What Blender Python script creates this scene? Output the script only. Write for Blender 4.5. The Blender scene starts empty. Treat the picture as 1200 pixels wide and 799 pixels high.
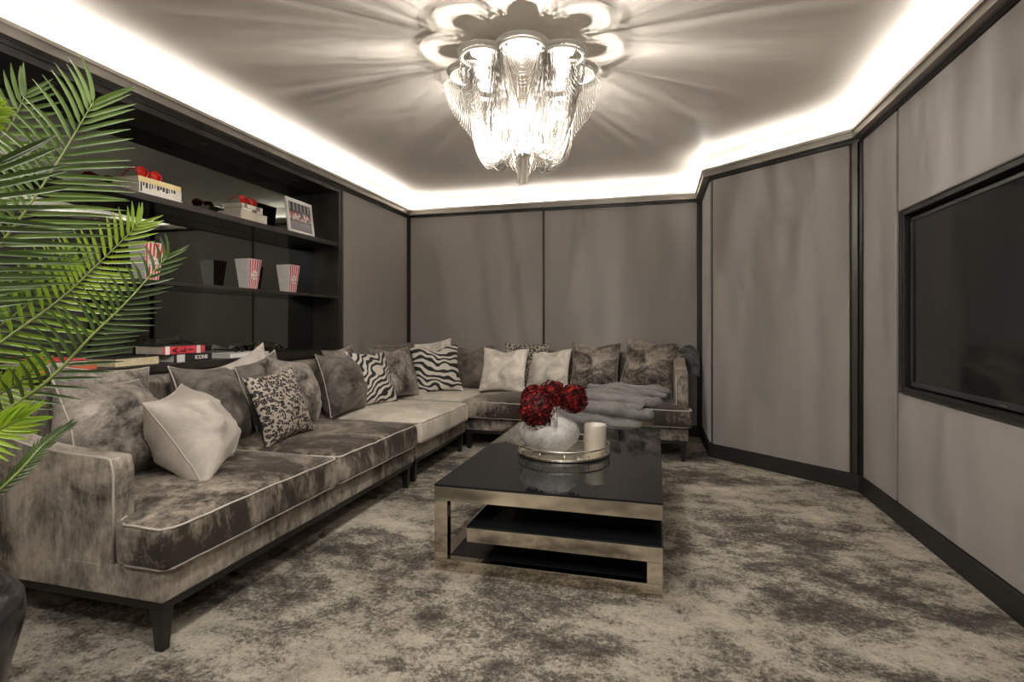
import bpy, bmesh, math, random
from mathutils import Vector, Matrix, noise
random.seed(7)
D, SC = bpy.data, bpy.context.scene
COL = SC.collection
R = math.radians
sin, cos, pi = math.sin, math.cos, math.pi

# ------------------------------------------------------------------ camera
YAW = R(15.07); FPX = 624.0; EYE = 1.2; HV = 380.0
cd = D.cameras.new('camera'); cam = D.objects.new('camera', cd); COL.objects.link(cam)
cd.sensor_width = 36; cd.lens = 36 * FPX / 1200; cd.clip_start = 0.05
cd.shift_y = -(399.5 - HV) / 1200
cam.location = (0, 0, EYE); cam.rotation_euler = (R(90), 0, YAW)
SC.camera = cam
FW = Vector((-sin(YAW), cos(YAW), 0)); RT = Vector((cos(YAW), sin(YAW), 0))
def at(u, v, t):
    """world point seen at photo pixel (u, v) at depth t metres"""
    return Vector((0, 0, EYE)) + FW * t + RT * ((u - 600) / FPX * t) + Vector((0, 0, (HV - v) / FPX * t))

# ------------------------------------------------------------------ world, exposure
w = D.worlds.new('World'); SC.world = w; w.use_nodes = True
w.node_tree.nodes['Background'].inputs[0].default_value = (0.9, 0.93, 1, 1)
w.node_tree.nodes['Background'].inputs[1].default_value = 0.05
SC.view_settings.view_transform = 'Standard'; SC.view_settings.look = 'None'
SC.view_settings.gamma = 1; SC.view_settings.use_curve_mapping = False
SC.view_settings.exposure = 0.28
SC.cycles.max_bounces = 8; SC.cycles.diffuse_bounces = 4; SC.cycles.glossy_bounces = 4
SC.cycles.sample_clamp_indirect = 6.0
COVE_E = 40.0          # emission of the cove LED tape
BULB_E = 22000.0        # emission of the small chandelier bulbs
FILL_W = 22.0          # watts of each unseen fill lamp added behind the camera
WARM = (1.0, 0.95, 0.89)
def area(name, loc, size, watts, col=WARM, rot=(0, 0, 0), size_y=None):
    l = D.lights.new(name, 'AREA'); l.energy = watts; l.color = col; l.size = size
    if size_y: l.shape = 'RECTANGLE'; l.size_y = size_y
    else: l.shape = 'DISK'
    o = D.objects.new(name, l); COL.objects.link(o); o.location = loc; o.rotation_euler = rot
    return o
FILL_LAMPS = [(-1.6, -0.3), (-0.3, -0.5), (0.75, 0.3), (-0.6, 0.9)]  # unseen fill lamps, added to brighten the carpet and plant from the camera side
for p in FILL_LAMPS: area('fill_lamp', (p[0], p[1], 2.705), 0.16, FILL_W)

# ------------------------------------------------------------------ materials
MATS = {}
def newmat(name):
    m = D.materials.new(name); m.use_nodes = True; MATS[name] = m
    return m, m.node_tree.nodes, m.node_tree.links, m.node_tree.nodes['Principled BSDF']
def c4(c): return (c[0], c[1], c[2], 1)
def texco(N, L, scale=(1, 1, 1), rot=(0, 0, 0), kind='Object'):
    tc = N.new('ShaderNodeTexCoord'); mp = N.new('ShaderNodeMapping')
    mp.inputs['Scale'].default_value = scale; mp.inputs['Rotation'].default_value = rot
    L.new(tc.outputs[kind], mp.inputs['Vector']); return mp.outputs['Vector']
def noi(N, L, vec, scale, detail=3, dist=0, rough=.5):
    n = N.new('ShaderNodeTexNoise'); n.inputs['Scale'].default_value = scale
    n.inputs['Detail'].default_value = detail; n.inputs['Distortion'].default_value = dist
    n.inputs['Roughness'].default_value = rough
    L.new(vec, n.inputs['Vector']); return n.outputs['Fac']
def ramp(N, L, fac, stops):
    r = N.new('ShaderNodeValToRGB'); e = r.color_ramp.elements
    e[0].position, e[0].color = stops[0][0], c4(stops[0][1]); e[1].position, e[1].color = stops[-1][0], c4(stops[-1][1])
    for p, c in stops[1:-1]: q = e.new(p); q.color = c4(c)
    L.new(fac, r.inputs['Fac']); return r.outputs['Color']
def bump(N, L, b, h, strength, dist=.01):
    n = N.new('ShaderNodeBump'); n.inputs['Strength'].default_value = strength; n.inputs['Distance'].default_value = dist
    L.new(h, n.inputs['Height']); L.new(n.outputs['Normal'], b.inputs['Normal'])
def mixf(N, L, a, b, f):
    m = N.new('ShaderNodeMix'); m.inputs[0].default_value = f; L.new(a, m.inputs[2]); L.new(b, m.inputs[3]); return m.outputs[0]
def plain(name, col, rough=.5, metal=0, var=.12, scale=12, bmp=0, **kw):
    m, N, L, b = newmat(name)
    v = texco(N, L); n = noi(N, L, v, scale, 4)
    L.new(ramp(N, L, n, [(.3, [c * (1 - var) for c in col]), (.7, [min(1, c * (1 + var)) for c in col])]), b.inputs['Base Color'])
    b.inputs['Roughness'].default_value = rough; b.inputs['Metallic'].default_value = metal
    for k, x in kw.items(): b.inputs[k].default_value = x
    if bmp: bump(N, L, b, noi(N, L, v, scale * 8, 3), bmp, .004)
    return m
def velvet(name, dark, light, scale=3.2, lo=.36, hi=.66, streak=.4, off=0, sheen=.3):
    m, N, L, b = newmat(name)
    tc = N.new('ShaderNodeTexCoord'); mp = N.new('ShaderNodeMapping'); mp.inputs['Location'].default_value = (off, off * .7, off * .3)
    L.new(tc.outputs['Object'], mp.inputs['Vector'])
    a = noi(N, L, mp.outputs[0], scale, 9, .7, .70)
    mp2 = N.new('ShaderNodeMapping'); mp2.inputs['Scale'].default_value = (1, 1, .35); mp2.inputs['Rotation'].default_value = (.3, .2, .5)
    L.new(mp.outputs[0], mp2.inputs['Vector'])
    s = noi(N, L, mp2.outputs[0], scale * 12, 7, .3, .8)
    f = mixf(N, L, a, s, streak)
    mid = [(x + y) / 2 for x, y in zip(dark, light)]
    L.new(ramp(N, L, f, [(lo, dark), ((lo + hi) / 2, mid), (hi, light)]), b.inputs['Base Color'])
    b.inputs['Roughness'].default_value = .55
    b.inputs['Sheen Weight'].default_value = sheen; b.inputs['Sheen Roughness'].default_value = .35
    b.inputs['Sheen Tint'].default_value = (.9, .86, .8, 1)
    b.inputs['Specular IOR Level'].default_value = .25
    bump(N, L, b, f, .35, .012)
    return m
M_VEL = velvet('sofa_velvet', (.042, .035, .028), (.42, .37, .305), 2.3, .44, .605, .34)
M_VSEAT = velvet('seat_velvet', (.034, .027, .021), (.40, .345, .28), 2.0, .475, .61, .32)
M_VSEATL = velvet('light_seat_velvet', (.24, .21, .175), (.66, .60, .51), 3.0, .30, .55, .3)
M_VGREY = velvet('grey_cushion_velvet', (.042, .036, .031), (.44, .39, .335), 2.6, .42, .59, .28)
M_VDARK = velvet('dark_cushion_velvet', (.024, .020, .017), (.23, .198, .17), 3.0, .40, .64, .22, 3)
M_VLITE = velvet('light_cushion_velvet', (.30, .262, .23), (.55, .495, .44), 3.0, .3, .6, .2, 5)
M_VCREAM = velvet('cream_cushion_velvet', (.36, .33, .28), (.80, .745, .65), 5.0, .36, .58, .25, 9)
M_VBROWN = velvet('brown_crushed_velvet', (.034, .027, .022), (.40, .345, .29), 4.2, .43, .60, .3, 12)
M_PIPE = plain('piping_cord', (.46, .42, .37), .5, 0, .08, 30)
M_PIPED = plain('dark_piping_cord', (.22, .195, .17), .5, 0, .08, 30)
M_FUR = velvet('throw_fur', (.115, .110, .106), (.33, .32, .31), 22, .3, .7, .5, 0, .8)
M_FURD = velvet('dark_throw_fur', (.035, .035, .037), (.14, .14, .145), 22, .3, .7, .5, 0, .8)
M_LEG = plain('black_lacquer_leg', (.012, .010, .009), .35)
M_WOOD = plain('dark_wood', (.022, .017, .014), .38, 0, .35, 9)
M_BLACK = plain('black_trim', (.012, .011, .010), .4)
M_BASE = plain('black_baseboard', (.014, .012, .011), .55, 0, .3, 6)
M_BRONZE = plain('bronze_cornice', (.26, .235, .205), .38, .55, .1, 3)
M_CORL = plain('cornice_lip', (.45, .42, .37), .3, .7, .1, 3)
M_STEEL = plain('mirror_steel', (.62, .57, .49), .09, 1, .1, 7)
M_SILVER = plain('silver', (.8, .76, .68), .18, 1, .06, 9)
M_CHAIN = plain('chandelier_chain', (.17, .155, .135), .4, .5, .05, 9)
M_TASS = plain('tassel_chain', (.62, .57, .50), .35, .4)
M_CRING = plain('chandelier_ring', (.88, .85, .80), .35, .15, .05, 9)
M_SHADE = plain('white_reflector', (.86, .84, .8), .5, 0, .03, 9)
M_CEIL = plain('ceiling_paint', (.72, .67, .60), .42, 0, .03, 1.5)
M_COVE = plain('cove_white', (.86, .84, .8), .7, 0, .02, 2)
M_BGLASS = plain('black_glass', (.010, .011, .012), .035, 0, .1, 4)
M_BGLASS.node_tree.nodes['Principled BSDF'].inputs['Specular IOR Level'].default_value = .3
M_SHELF = plain('smoked_glass_shelf', (.03, .034, .034), .05, 0, .1, 4)
M_SCREEN = plain('tv_screen', (.010, .010, .010), .07, 0, .1, 4)
M_BEZEL = plain('tv_bezel', (.035, .036, .038), .3, .3, .1, 4)
M_GUN = plain('gunmetal_trim', (.085, .078, .07), .38, .7, .1, 8)
m, N, L, b = newmat('tinted_mirror'); b.inputs['Metallic'].default_value = 1
L.new(ramp(N, L, noi(N, L, texco(N, L), 1.2, 2), [(.3, (.185, .198, .180)), (.7, (.20, .215, .195))]), b.inputs['Base Color'])
b.inputs['Roughness'].default_value = .025; M_MIRROR = m
M_PAGE = plain('book_pages', (.62, .56, .46), .8, 0, .12, 60)
M_PAGEY = plain('yellowed_pages', (.66, .57, .37), .8, 0, .12, 60)
def col(name, c, rough=.5, **k): return plain(name, c, rough, 0, .06, 20, **k)
M_WHITE = col('white_card', (.74, .71, .68)); M_RED = col('red_print', (.55, .03, .045)); M_REDB = col('red_cover', (.62, .05, .07))
M_YEL = col('yellow_cover', (.74, .60, .30)); M_INK = col('ink_black', (.015, .013, .013)); M_CREAM = col('cream_cover', (.70, .66, .60))
M_BROWNC = col('brown_cover', (.22, .16, .10)); M_ORANGE = col('orange_cover', (.55, .13, .05)); M_GREENC = col('dark_green_cover', (.05, .07, .05))
M_REDGL = plain('red_plastic', (.55, .02, .012), .12, 0, .2, 30); M_REDGL.node_tree.nodes['Principled BSDF'].inputs['Transmission Weight'].default_value = .25
M_CAND = plain('candle_ceramic', (.62, .56, .48), .35, 0, .04, 10); M_WAX = plain('candle_wax', (.42, .38, .31), .5)
M_STEM = plain('flower_stem', (.05, .08, .03), .6)
M_POT = plain('black_glazed_planter', (.02, .018, .018), .22, 0, .2, 5)
M_SOIL = plain('soil', (.03, .022, .016), .9, 0, .4, 30, 1)
M_RACH = plain('palm_stalk', (.16, .20, .05), .45, 0, .2, 20)
def emis(name, c, s):
    m, N, L, b = newmat(name); b.inputs['Base Color'].default_value = c4(c)
    b.inputs['Emission Color'].default_value = c4(c); b.inputs['Emission Strength'].default_value = s; return m
M_LED = emis('led_tape', WARM, COVE_E); M_BULB = emis('bulb', (1, .94, .87), BULB_E); M_FILL = emis('fill_lamp_lens', WARM, 8)

# vase: mottled chalky ceramic
m, N, L, b = newmat('vase_ceramic'); v = texco(N, L)
f = mixf(N, L, noi(N, L, v, 9, 7, .5, .65), noi(N, L, v, 60, 4), .3)
L.new(ramp(N, L, f, [(.34, (.27, .265, .25)), (.48, (.50, .49, .465)), (.64, (.72, .705, .67))]), b.inputs['Base Color'])
b.inputs['Roughness'].default_value = .6; bump(N, L, b, f, .3, .004); M_VASE = m
# carpet
m, N, L, b = newmat('carpet'); v1 = texco(N, L, (1, 1.35, 1), (0, 0, .5)); v2 = texco(N, L)
big = noi(N, L, v1, 1.25, 9, .35, .66); med = noi(N, L, v1, 6.5, 9, .5, .78); pile = noi(N, L, v2, 55, 7, .6, .85)
f = mixf(N, L, big, med, .42); f2 = mixf(N, L, f, pile, .30)
L.new(ramp(N, L, f2, [(.44, (.042, .035, .027)), (.485, (.15, .130, .10)), (.52, (.42, .375, .305)), (.61, (.69, .62, .50))]), b.inputs['Base Color'])
b.inputs['Roughness'].default_value = .95; b.inputs['Sheen Weight'].default_value = .08; b.inputs['Specular IOR Level'].default_value = .1
bump(N, L, b, mixf(N, L, f, pile, .5), .9, .03); M_CARPET = m
# ribbed fabric panels
m, N, L, b = newmat('panel_fabric'); v = texco(N, L)
wv = N.new('ShaderNodeTexWave'); wv.bands_direction = 'Z'; wv.inputs['Scale'].default_value = 42; wv.inputs['Distortion'].default_value = .6; L.new(v, wv.inputs['Vector'])
vs = texco(N, L, (3, 3, .25)); st = noi(N, L, vs, 5, 4)
f = mixf(N, L, st, wv.outputs['Fac'], .22)
L.new(ramp(N, L, f, [(.2, (.248, .224, .208)), (.8, (.270, .246, .230))]), b.inputs['Base Color'])
b.inputs['Roughness'].default_value = .62; b.inputs['Sheen Weight'].default_value = .35; b.inputs['Sheen Roughness'].default_value = .4
bump(N, L, b, wv.outputs['Fac'], .25, .002); M_PANEL = m
# leopard print
m, N, L, b = newmat('leopard_print'); v = texco(N, L, (1, 1, .3))
vd = N.new('ShaderNodeTexNoise'); vd.inputs['Scale'].default_value = 26; L.new(v, vd.inputs['Vector'])
mx = N.new('ShaderNodeMix'); mx.data_type = 'RGBA'; mx.inputs[0].default_value = .03; L.new(v, mx.inputs[6]); L.new(vd.outputs['Color'], mx.inputs[7])
vo = N.new('ShaderNodeTexVoronoi'); vo.inputs['Scale'].default_value = 50; vo.inputs['Randomness'].default_value = .8; L.new(mx.outputs[2], vo.inputs['Vector'])
gap = noi(N, L, v, 70, 2)
ad = N.new('ShaderNodeMath'); ad.operation = 'MULTIPLY_ADD'; ad.inputs[1].default_value = .22; L.new(gap, ad.inputs[0]); L.new(vo.outputs['Distance'], ad.inputs[2])
L.new(ramp(N, L, ad.outputs[0], [(0, (.22, .18, .14)), (.29, (.17, .135, .105)), (.34, (.012, .010, .010)), (.60, (.012, .010, .010)), (.65, (.36, .31, .26)), (1, (.36, .31, .26))]), b.inputs['Base Color'])
b.inputs['Roughness'].default_value = .8; M_LEO = m
# zebra print
def zebra(name, rot, sc, seed):
    m, N, L, b = newmat(name); tc = N.new('ShaderNodeTexCoord'); mp = N.new('ShaderNodeMapping')
    mp.inputs['Rotation'].default_value = (0, 0, rot); mp.inputs['Location'].default_value = (seed, seed * .3, 0); mp.inputs['Scale'].default_value = (1, 1, .2)
    L.new(tc.outputs['Object'], mp.inputs['Vector'])
    wv = N.new('ShaderNodeTexWave'); wv.inputs['Scale'].default_value = sc; wv.inputs['Distortion'].default_value = 11
    wv.inputs['Detail'].default_value = 1.2; wv.inputs['Detail Scale'].default_value = 1.05; L.new(mp.outputs[0], wv.inputs['Vector'])
    L.new(ramp(N, L, wv.outputs['Fac'], [(.44, (.014, .012, .012)), (.50, (.60, .56, .50))]), b.inputs['Base Color'])
    b.inputs['Roughness'].default_value = .75; return m
M_ZEB1 = zebra('zebra_print', 1.0, 5.6, 1.3); M_ZEB2 = zebra('zebra_print_wide', 1.9, 5.0, 4.2)
# palm leaf, petals
def leaf(name, dark, light, trans):
    m, N, L, b = newmat(name); v = texco(N, L)
    L.new(ramp(N, L, noi(N, L, v, 7, 4), [(.3, dark), (.7, light)]), b.inputs['Base Color'])
    b.inputs['Roughness'].default_value = .28
    tr = N.new('ShaderNodeBsdfTranslucent'); tr.inputs['Color'].default_value = c4([min(1, x * 1.8) for x in light])
    ms = N.new('ShaderNodeMixShader'); ms.inputs[0].default_value = trans
    L.new(b.outputs[0], ms.inputs[1]); L.new(tr.outputs[0], ms.inputs[2]); L.new(ms.outputs[0], N['Material Output'].inputs['Surface']); return m
M_LEAFA = leaf('palm_leaf', (.045, .085, .018), (.13, .20, .045), .18)
M_LEAFB = leaf('bright_palm_leaf', (.12, .23, .012), (.27, .40, .03), .35)
M_LEAFC = leaf('deep_palm_leaf', (.022, .045, .008), (.06, .105, .02), .12)
m, N, L, b = newmat('red_petals'); v = texco(N, L)
L.new(ramp(N, L, noi(N, L, v, 28, 3), [(.36, (.018, .002, .003)), (.52, (.10, .005, .006)), (.66, (.36, .025, .018))]), b.inputs['Base Color'])
b.inputs['Roughness'].default_value = .8; b.inputs['Specular IOR Level'].default_value = .15; M_PETAL = m

# ------------------------------------------------------------------ object helpers
def obj(name, bm, mat, parent=None, smooth=True, bevel=0, **props):
    me = D.meshes.new(name); bm.normal_update(); bm.to_mesh(me); bm.free()
    for mm in (mat if isinstance(mat, (list, tuple)) else [mat]): me.materials.append(mm)
    if smooth: me.shade_smooth()
    o = D.objects.new(name, me); COL.objects.link(o)
    if bevel:
        mo = o.modifiers.new('bevel', 'BEVEL'); mo.width = bevel; mo.segments = 2; mo.limit_method = 'ANGLE'; mo.angle_limit = R(40)
    if parent: o.parent = parent
    for k, x in props.items(): o[k] = x
    return o
def tag(o, label, cat, group=None):
    o['label'] = label; o['category'] = cat
    if group: o['group'] = group
    return o
def thing(name, label, cat, loc=(0, 0, 0), group=None, rot=(0, 0, 0)):
    o = D.objects.new(name, None); COL.objects.link(o); o.location = loc; o.rotation_euler = rot; o.empty_display_size = .05
    return tag(o, label, cat, group)
def B(): return bmesh.new()
def box(bm, x0, x1, y0, y1, z0, z1, mi=0):
    vs = [bm.verts.new(p) for p in ((x0, y0, z0), (x1, y0, z0), (x1, y1, z0), (x0, y1, z0), (x0, y0, z1), (x1, y0, z1), (x1, y1, z1), (x0, y1, z1))]
    for f in ((0, 3, 2, 1), (4, 5, 6, 7), (0, 1, 5, 4), (1, 2, 6, 5), (2, 3, 7, 6), (3, 0, 4, 7)):
        q = bm.faces.new([vs[i] for i in f]); q.material_index = mi
    return vs
def bx(name, x0, x1, y0, y1, z0, z1, mat, parent=None, bevel=0.003, **k):
    bm = B(); box(bm, x0, x1, y0, y1, z0, z1); return obj(name, bm, mat, parent, False, bevel, **k)
def prism(bm, pts, z0, z1):
    """vertical prism from CCW 2D points"""
    lo = [bm.verts.new((x, y, z0)) for x, y in pts]; hi = [bm.verts.new((x, y, z1)) for x, y in pts]
    n = len(pts); bm.faces.new(lo[::-1]); bm.faces.new(hi)
    for i in range(n): bm.faces.new((lo[i], lo[(i + 1) % n], hi[(i + 1) % n], hi[i]))
def tube(bm, pts, r, n=6, closed=False, caps=True):
    pts = [Vector(p) for p in pts]; m = len(pts); rings = []; prev = None
    for i, p in enumerate(pts):
        if closed: t = pts[(i + 1) % m] - pts[i - 1]
        else: t = pts[min(i + 1, m - 1)] - pts[max(i - 1, 0)]
        t = t.normalized() if t.length > 1e-9 else Vector((0, 0, 1))
        if prev is None:
            a = Vector((0, 0, 1)) if abs(t.z) < .9 else Vector((1, 0, 0)); s = t.cross(a).normalized()
        else: s = (prev - t * prev.dot(t)).normalized()
        prev = s; q = t.cross(s); rr = r(i / (m - 1)) if callable(r) else r
        rings.append([bm.verts.new(p + (s * cos(2 * pi * k / n) + q * sin(2 * pi * k / n)) * rr) for k in range(n)])
    for i in range(m if closed else m - 1):
        a, c = rings[i], rings[(i + 1) % m]
        for k in range(n): bm.faces.new((a[k], a[(k + 1) % n], c[(k + 1) % n], c[k]))
    if not closed and caps and n > 2: bm.faces.new(rings[0][::-1]); bm.faces.new(rings[-1])
def lathe(bm, prof, n=40, cx=0, cy=0):
    rings = [[bm.verts.new((cx + r * cos(2 * pi * k / n), cy + r * sin(2 * pi * k / n), z)) for k in range(n)] for r, z in prof]
    for a, c in zip(rings, rings[1:]):
        for k in range(n): bm.faces.new((a[k], a[(k + 1) % n], c[(k + 1) % n], c[k]))
    bm.faces.new(rings[0][::-1]); bm.faces.new(rings[-1])
def text(name, s, size, mat, parent, loc, rot, depth=.0006, align='CENTER'):
    cu = D.curves.new(name, 'FONT'); cu.body = s; cu.size = size; cu.extrude = depth; cu.offset = size * .03; cu.align_x = align; cu.align_y = 'CENTER'
    t = D.objects.new(name + '_tmp', cu); COL.objects.link(t)
    bpy.context.view_layer.update()
    me = D.meshes.new_from_object(t.evaluated_get(bpy.context.evaluated_depsgraph_get()))
    D.objects.remove(t); me.materials.clear(); me.materials.append(mat)
    o = D.objects.new(name, me); COL.objects.link(o); o.parent = parent; o.location = loc; o.rotation_euler = rot
    return o

# rounded box, subdivided, with a warp function
def rbox(name, size, r, mat, parent=None, warp=None, seg=10, edge=4, **k):
    """size = full (x, y, z), centred; returns object in parent's space"""
    hx, hy, hz = [s / 2 for s in size]
    def cuts(h, sg):
        rr = min(r, h); c = [-h + rr * (1 - cos(pi / 2 * i / edge)) for i in range(edge)]
        mid = [-(h - rr) + 2 * (h - rr) * i / sg for i in range(sg + 1)] if h - rr > 1e-6 else [0]
        return c + mid + [-x for x in reversed(c)]
    sx = max(1, min(26, int(size[0] / .05))); sy = max(1, min(26, int(size[1] / .05))); sz = max(1, min(14, int(size[2] / .05)))
    X, Y, Z = cuts(hx, sx), cuts(hy, sy), cuts(hz, sz)
    bm = B(); cache = {}
    def V(x, y, z):
        key = (round(x, 6), round(y, 6), round(z, 6))
        if key not in cache:
            rx, ry, rz = min(r, hx), min(r, hy), min(r, hz)
            i = Vector((max(-hx + rx, min(hx - rx, x)), max(-hy + ry, min(hy - ry, y)), max(-hz + rz, min(hz - rz, z))))
            d = Vector((x, y, z)) - i
            p = i + d.normalized() * r if d.length > 1e-7 else i
            if warp: p = Vector(warp(p))
            cache[key] = bm.verts.new(p)
        return cache[key]
    def grid(A, Bq, fn, flip):
        for i in range(len(A) - 1):
            for j in range(len(Bq) - 1):
                q = [fn(A[i], Bq[j]), fn(A[i + 1], Bq[j]), fn(A[i + 1], Bq[j + 1]), fn(A[i], Bq[j + 1])]
                if flip: q = q[::-1]
                if len(set(q)) == 4:
                    try: bm.faces.new(q)
                    except ValueError: pass
    grid(X, Y, lambda a, c: V(a, c, hz), False); grid(X, Y, lambda a, c: V(a, c, -hz), True)
    grid(X, Z, lambda a, c: V(a, -hy, c), False); grid(X, Z, lambda a, c: V(a, hy, c), True)
    grid(Y, Z, lambda a, c: V(hx, a, c), False); grid(Y, Z, lambda a, c: V(-hx, a, c), True)
    return obj(name, bm, mat, parent, True, **k)

# ------------------------------------------------------------------ THE ROOM
ZW, ZC = 2.53, 2.74      # top of wall panels, ceiling
XL, XR, YB = -2.94, 1.42, 6.0
YF, NX0, NX1, NY0, NY1 = -1.7, -3.23, -2.94, 0.55, 4.52    # back of the room behind camera; niche
S = dict(kind='structure')
bm = B(); box(bm, -3.4, 1.7, YF - .1, YB + .2, -.1, 0); obj('floor', bm, M_CARPET, None, False, **S)
bm = B(); box(bm, -3.4, 1.7, YF - .1, YB + .2, ZC, ZC + .1); obj('ceiling', bm, M_CEIL, None, False, **S)
A0 = Vector((0.479, 5.13)); A1 = Vector((1.42, 4.33))
G = .02                   # panels stand 2 cm proud of the wall body
wl = bx('wall_left', -3.4, XL - G, NY1 + .06, YB + .2, 0, ZC, M_BLACK, None, 0, **S)
wb = bx('wall_back', XL - .3, .6, YB + G, YB + .2, 0, ZC, M_BLACK, None, 0, **S)
bm = B(); prism(bm, [(A0.x + G, A0.y + .01), (1.7, A0.y + .01), (1.7, YB + .2), (A0.x + G, YB + .2)], 0, ZC); ws = obj('wall_side', bm, M_BLACK, None, False, **S)
d = (A1 - A0).normalized(); nrm = Vector((-d.y, d.x)) * -1   # towards the room
if nrm.y > 0: nrm = -nrm
a0, a1 = A0 - nrm * G, A1 - nrm * G
bm = B(); prism(bm, [(a0.x, a0.y), (a1.x, a1.y), (1.7, a1.y), (1.7, a0.y)], 0, ZC); wa = obj('wall_angled', bm, M_BLACK, None, False, **S)
bm = B(); box(bm, XR + .10, 1.7, YF, A1.y + .02, 0, ZC)
wr = obj('wall_right', bm, M_BLACK, None, False, **S)
TY0, TY1, TZ0, TZ1 = 1.86, 3.66, .80, 1.87
bm = B()
box(bm, XR + G, XR + .10, YF, TY0, 0, ZC); box(bm, XR + G, XR + .10, TY1, A1.y + .02, 0, ZC)
box(bm, XR + G, XR + .10, TY0, TY1, 0, TZ0); box(bm, XR + G, XR + .10, TY0, TY1, TZ1, ZC)
obj('wall_lining', bm, M_BLACK, wr, False)
bx('wall_front', -3.4, 1.7, YF - .15, YF, 0, ZC, M_PANEL, None, 0, **S)

def panel_x(parent, x, y0, y1, z0, z1, face):      # panel on a wall of constant x; face +1 looks to +X
    bm = B(); box(bm, min(x, x - face * G), max(x, x - face * G), y0, y1, z0, z1)
    return obj('wall_panel', bm, M_PANEL, parent, False, .006)
def panel_y(parent, y, x0, x1, z0, z1):
    bm = B(); box(bm, x0, x1, y, y + G, z0, z1); return obj('wall_panel', bm, M_PANEL, parent, False, .006)
PZ0, PZ1 = .12, 2.505
panel_x(wl, XL, NY1 + .075, YB - .03, PZ0, PZ1, 1)
panel_y(wb, YB, XL + .03, -1.252, PZ0, PZ1); panel_y(wb, YB, -1.228, .43, PZ0, PZ1)
panel_x(ws, A0.x, 5.17, YB - .03, PZ0, PZ1, -1)
ln = (A1 - A0).length
def slab(parent, name, s0, s1, z0, z1, out, mat, bev=.006):
    p0, p1 = A0 + d * s0, A0 + d * s1; o0, o1 = p0 + nrm * out, p1 + nrm * out; b0, b1 = p0 - nrm * G, p1 - nrm * G
    bm = B(); prism(bm, [(o0.x, o0.y), (o1.x, o1.y), (b1.x, b1.y), (b0.x, b0.y)], z0, z1); return obj(name, bm, mat, parent, False, bev)
slab(wa, 'wall_panel', .025, ln - .075, PZ0, PZ1, 0, M_PANEL)
slab(wa, 'metal_strip', ln - .055, ln - .02, PZ0, ZW, .004, M_GUN, .002)
panel_x(wr, XR, 3.755, 4.285, PZ0, PZ1, -1)
panel_x(wr, XR, TY0 - .6, 3.725, TZ1 + .012, PZ1, -1)
panel_x(wr, XR, TY0 - .6, 3.725, PZ0, TZ0 - .012, -1)
panel_x(wr, XR, -.2, 1.24, PZ0, PZ1, -1); panel_x(wr, XR, YF + .02, -.22, PZ0, PZ1, -1)
# corner posts and thin bronze strips in the dark joints
bx('corner_post', XL, XL + .018, YB - .02, YB, PZ0, ZW, M_WOOD, wb); bx('metal_strip', -1.243, -1.237, YB - .003, YB + G, PZ0, ZW, M_GUN, wb, .001)
# baseboards
bx('baseboard_left', XL - G, XL + .015, NY1 + .06, YB, 0, .115, M_BASE, None, .003, **S)
bx('baseboard_back', XL, A0.x, YB - .015, YB + G, 0, .115, M_BASE, None, .003, **S)
bx('baseboard_side', A0.x - .015, A0.x + G, 5.12, YB, 0, .115, M_BASE, None, .003, **S)
o = slab(None, 'baseboard_angled', -.01, ln + .005, 0, .115, .015, M_BASE, .003); o['kind'] = 'structure'
bx('baseboard_right', XR - .015, XR + G, YF, A1.y, 0, .115, M_BASE, None, .003, **S)

# cornice with LED cove: follows the room outline
def offset(poly, dist):
    out = []
    n = len(poly)
    for i in range(n):
        p0, p1, p2 = Vector(poly[i - 1]), Vector(poly[i]), Vector(poly[(i + 1) % n])
        e1 = (p1 - p0).normalized(); e2 = (p2 - p1).normalized()
        n1 = Vector((-e1.y, e1.x)); n2 = Vector((-e2.y, e2.x))
        bis = (n1 + n2).normalized(); out.append(p1 + bis * (dist / max(.2, bis.dot(n1))))
    return out
OUT = [(XL, YF), (XR, YF), (XR, A1.y), (A0.x, A0.y), (A0.x, YB), (XL, YB)]     # CCW
def band(name, d0, d1, z0, z1, mat, parent=None, closed=True, **k):
    a, c = offset(OUT, d0), offset(OUT, d1); n = len(OUT); bm = B()
    q = [[bm.verts.new((p.x, p.y, z)) for p in ring] for ring, z in ((a, z0), (c, z0), (c, z1), (a, z1))]
    for i in range(n):
        j = (i + 1) % n
        for r0, r1 in ((0, 1), (1, 2), (2, 3), (3, 0)): bm.faces.new((q[r0][i], q[r0][j], q[r1][j], q[r1][i]))
    bmesh.ops.recalc_face_normals(bm, faces=bm.faces)
    return obj(name, bm, mat, parent, False, **k)
cor = band('trim_1', -.02, .062, ZW, ZW + .045, M_BRONZE, None, **S)
band('cornice_lip', .052, .074, ZW + .045, ZW + .066, M_CORL, cor)
band('shadow_gap', -.018, .012, ZW - .022, ZW, M_BLACK, cor)
band('cove_lining', -.018, .002, ZW + .045, ZC - .002, M_COVE, cor)
led = band('led_strip', .012, .030, ZW + .047, ZW + .053, M_LED, cor)

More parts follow.
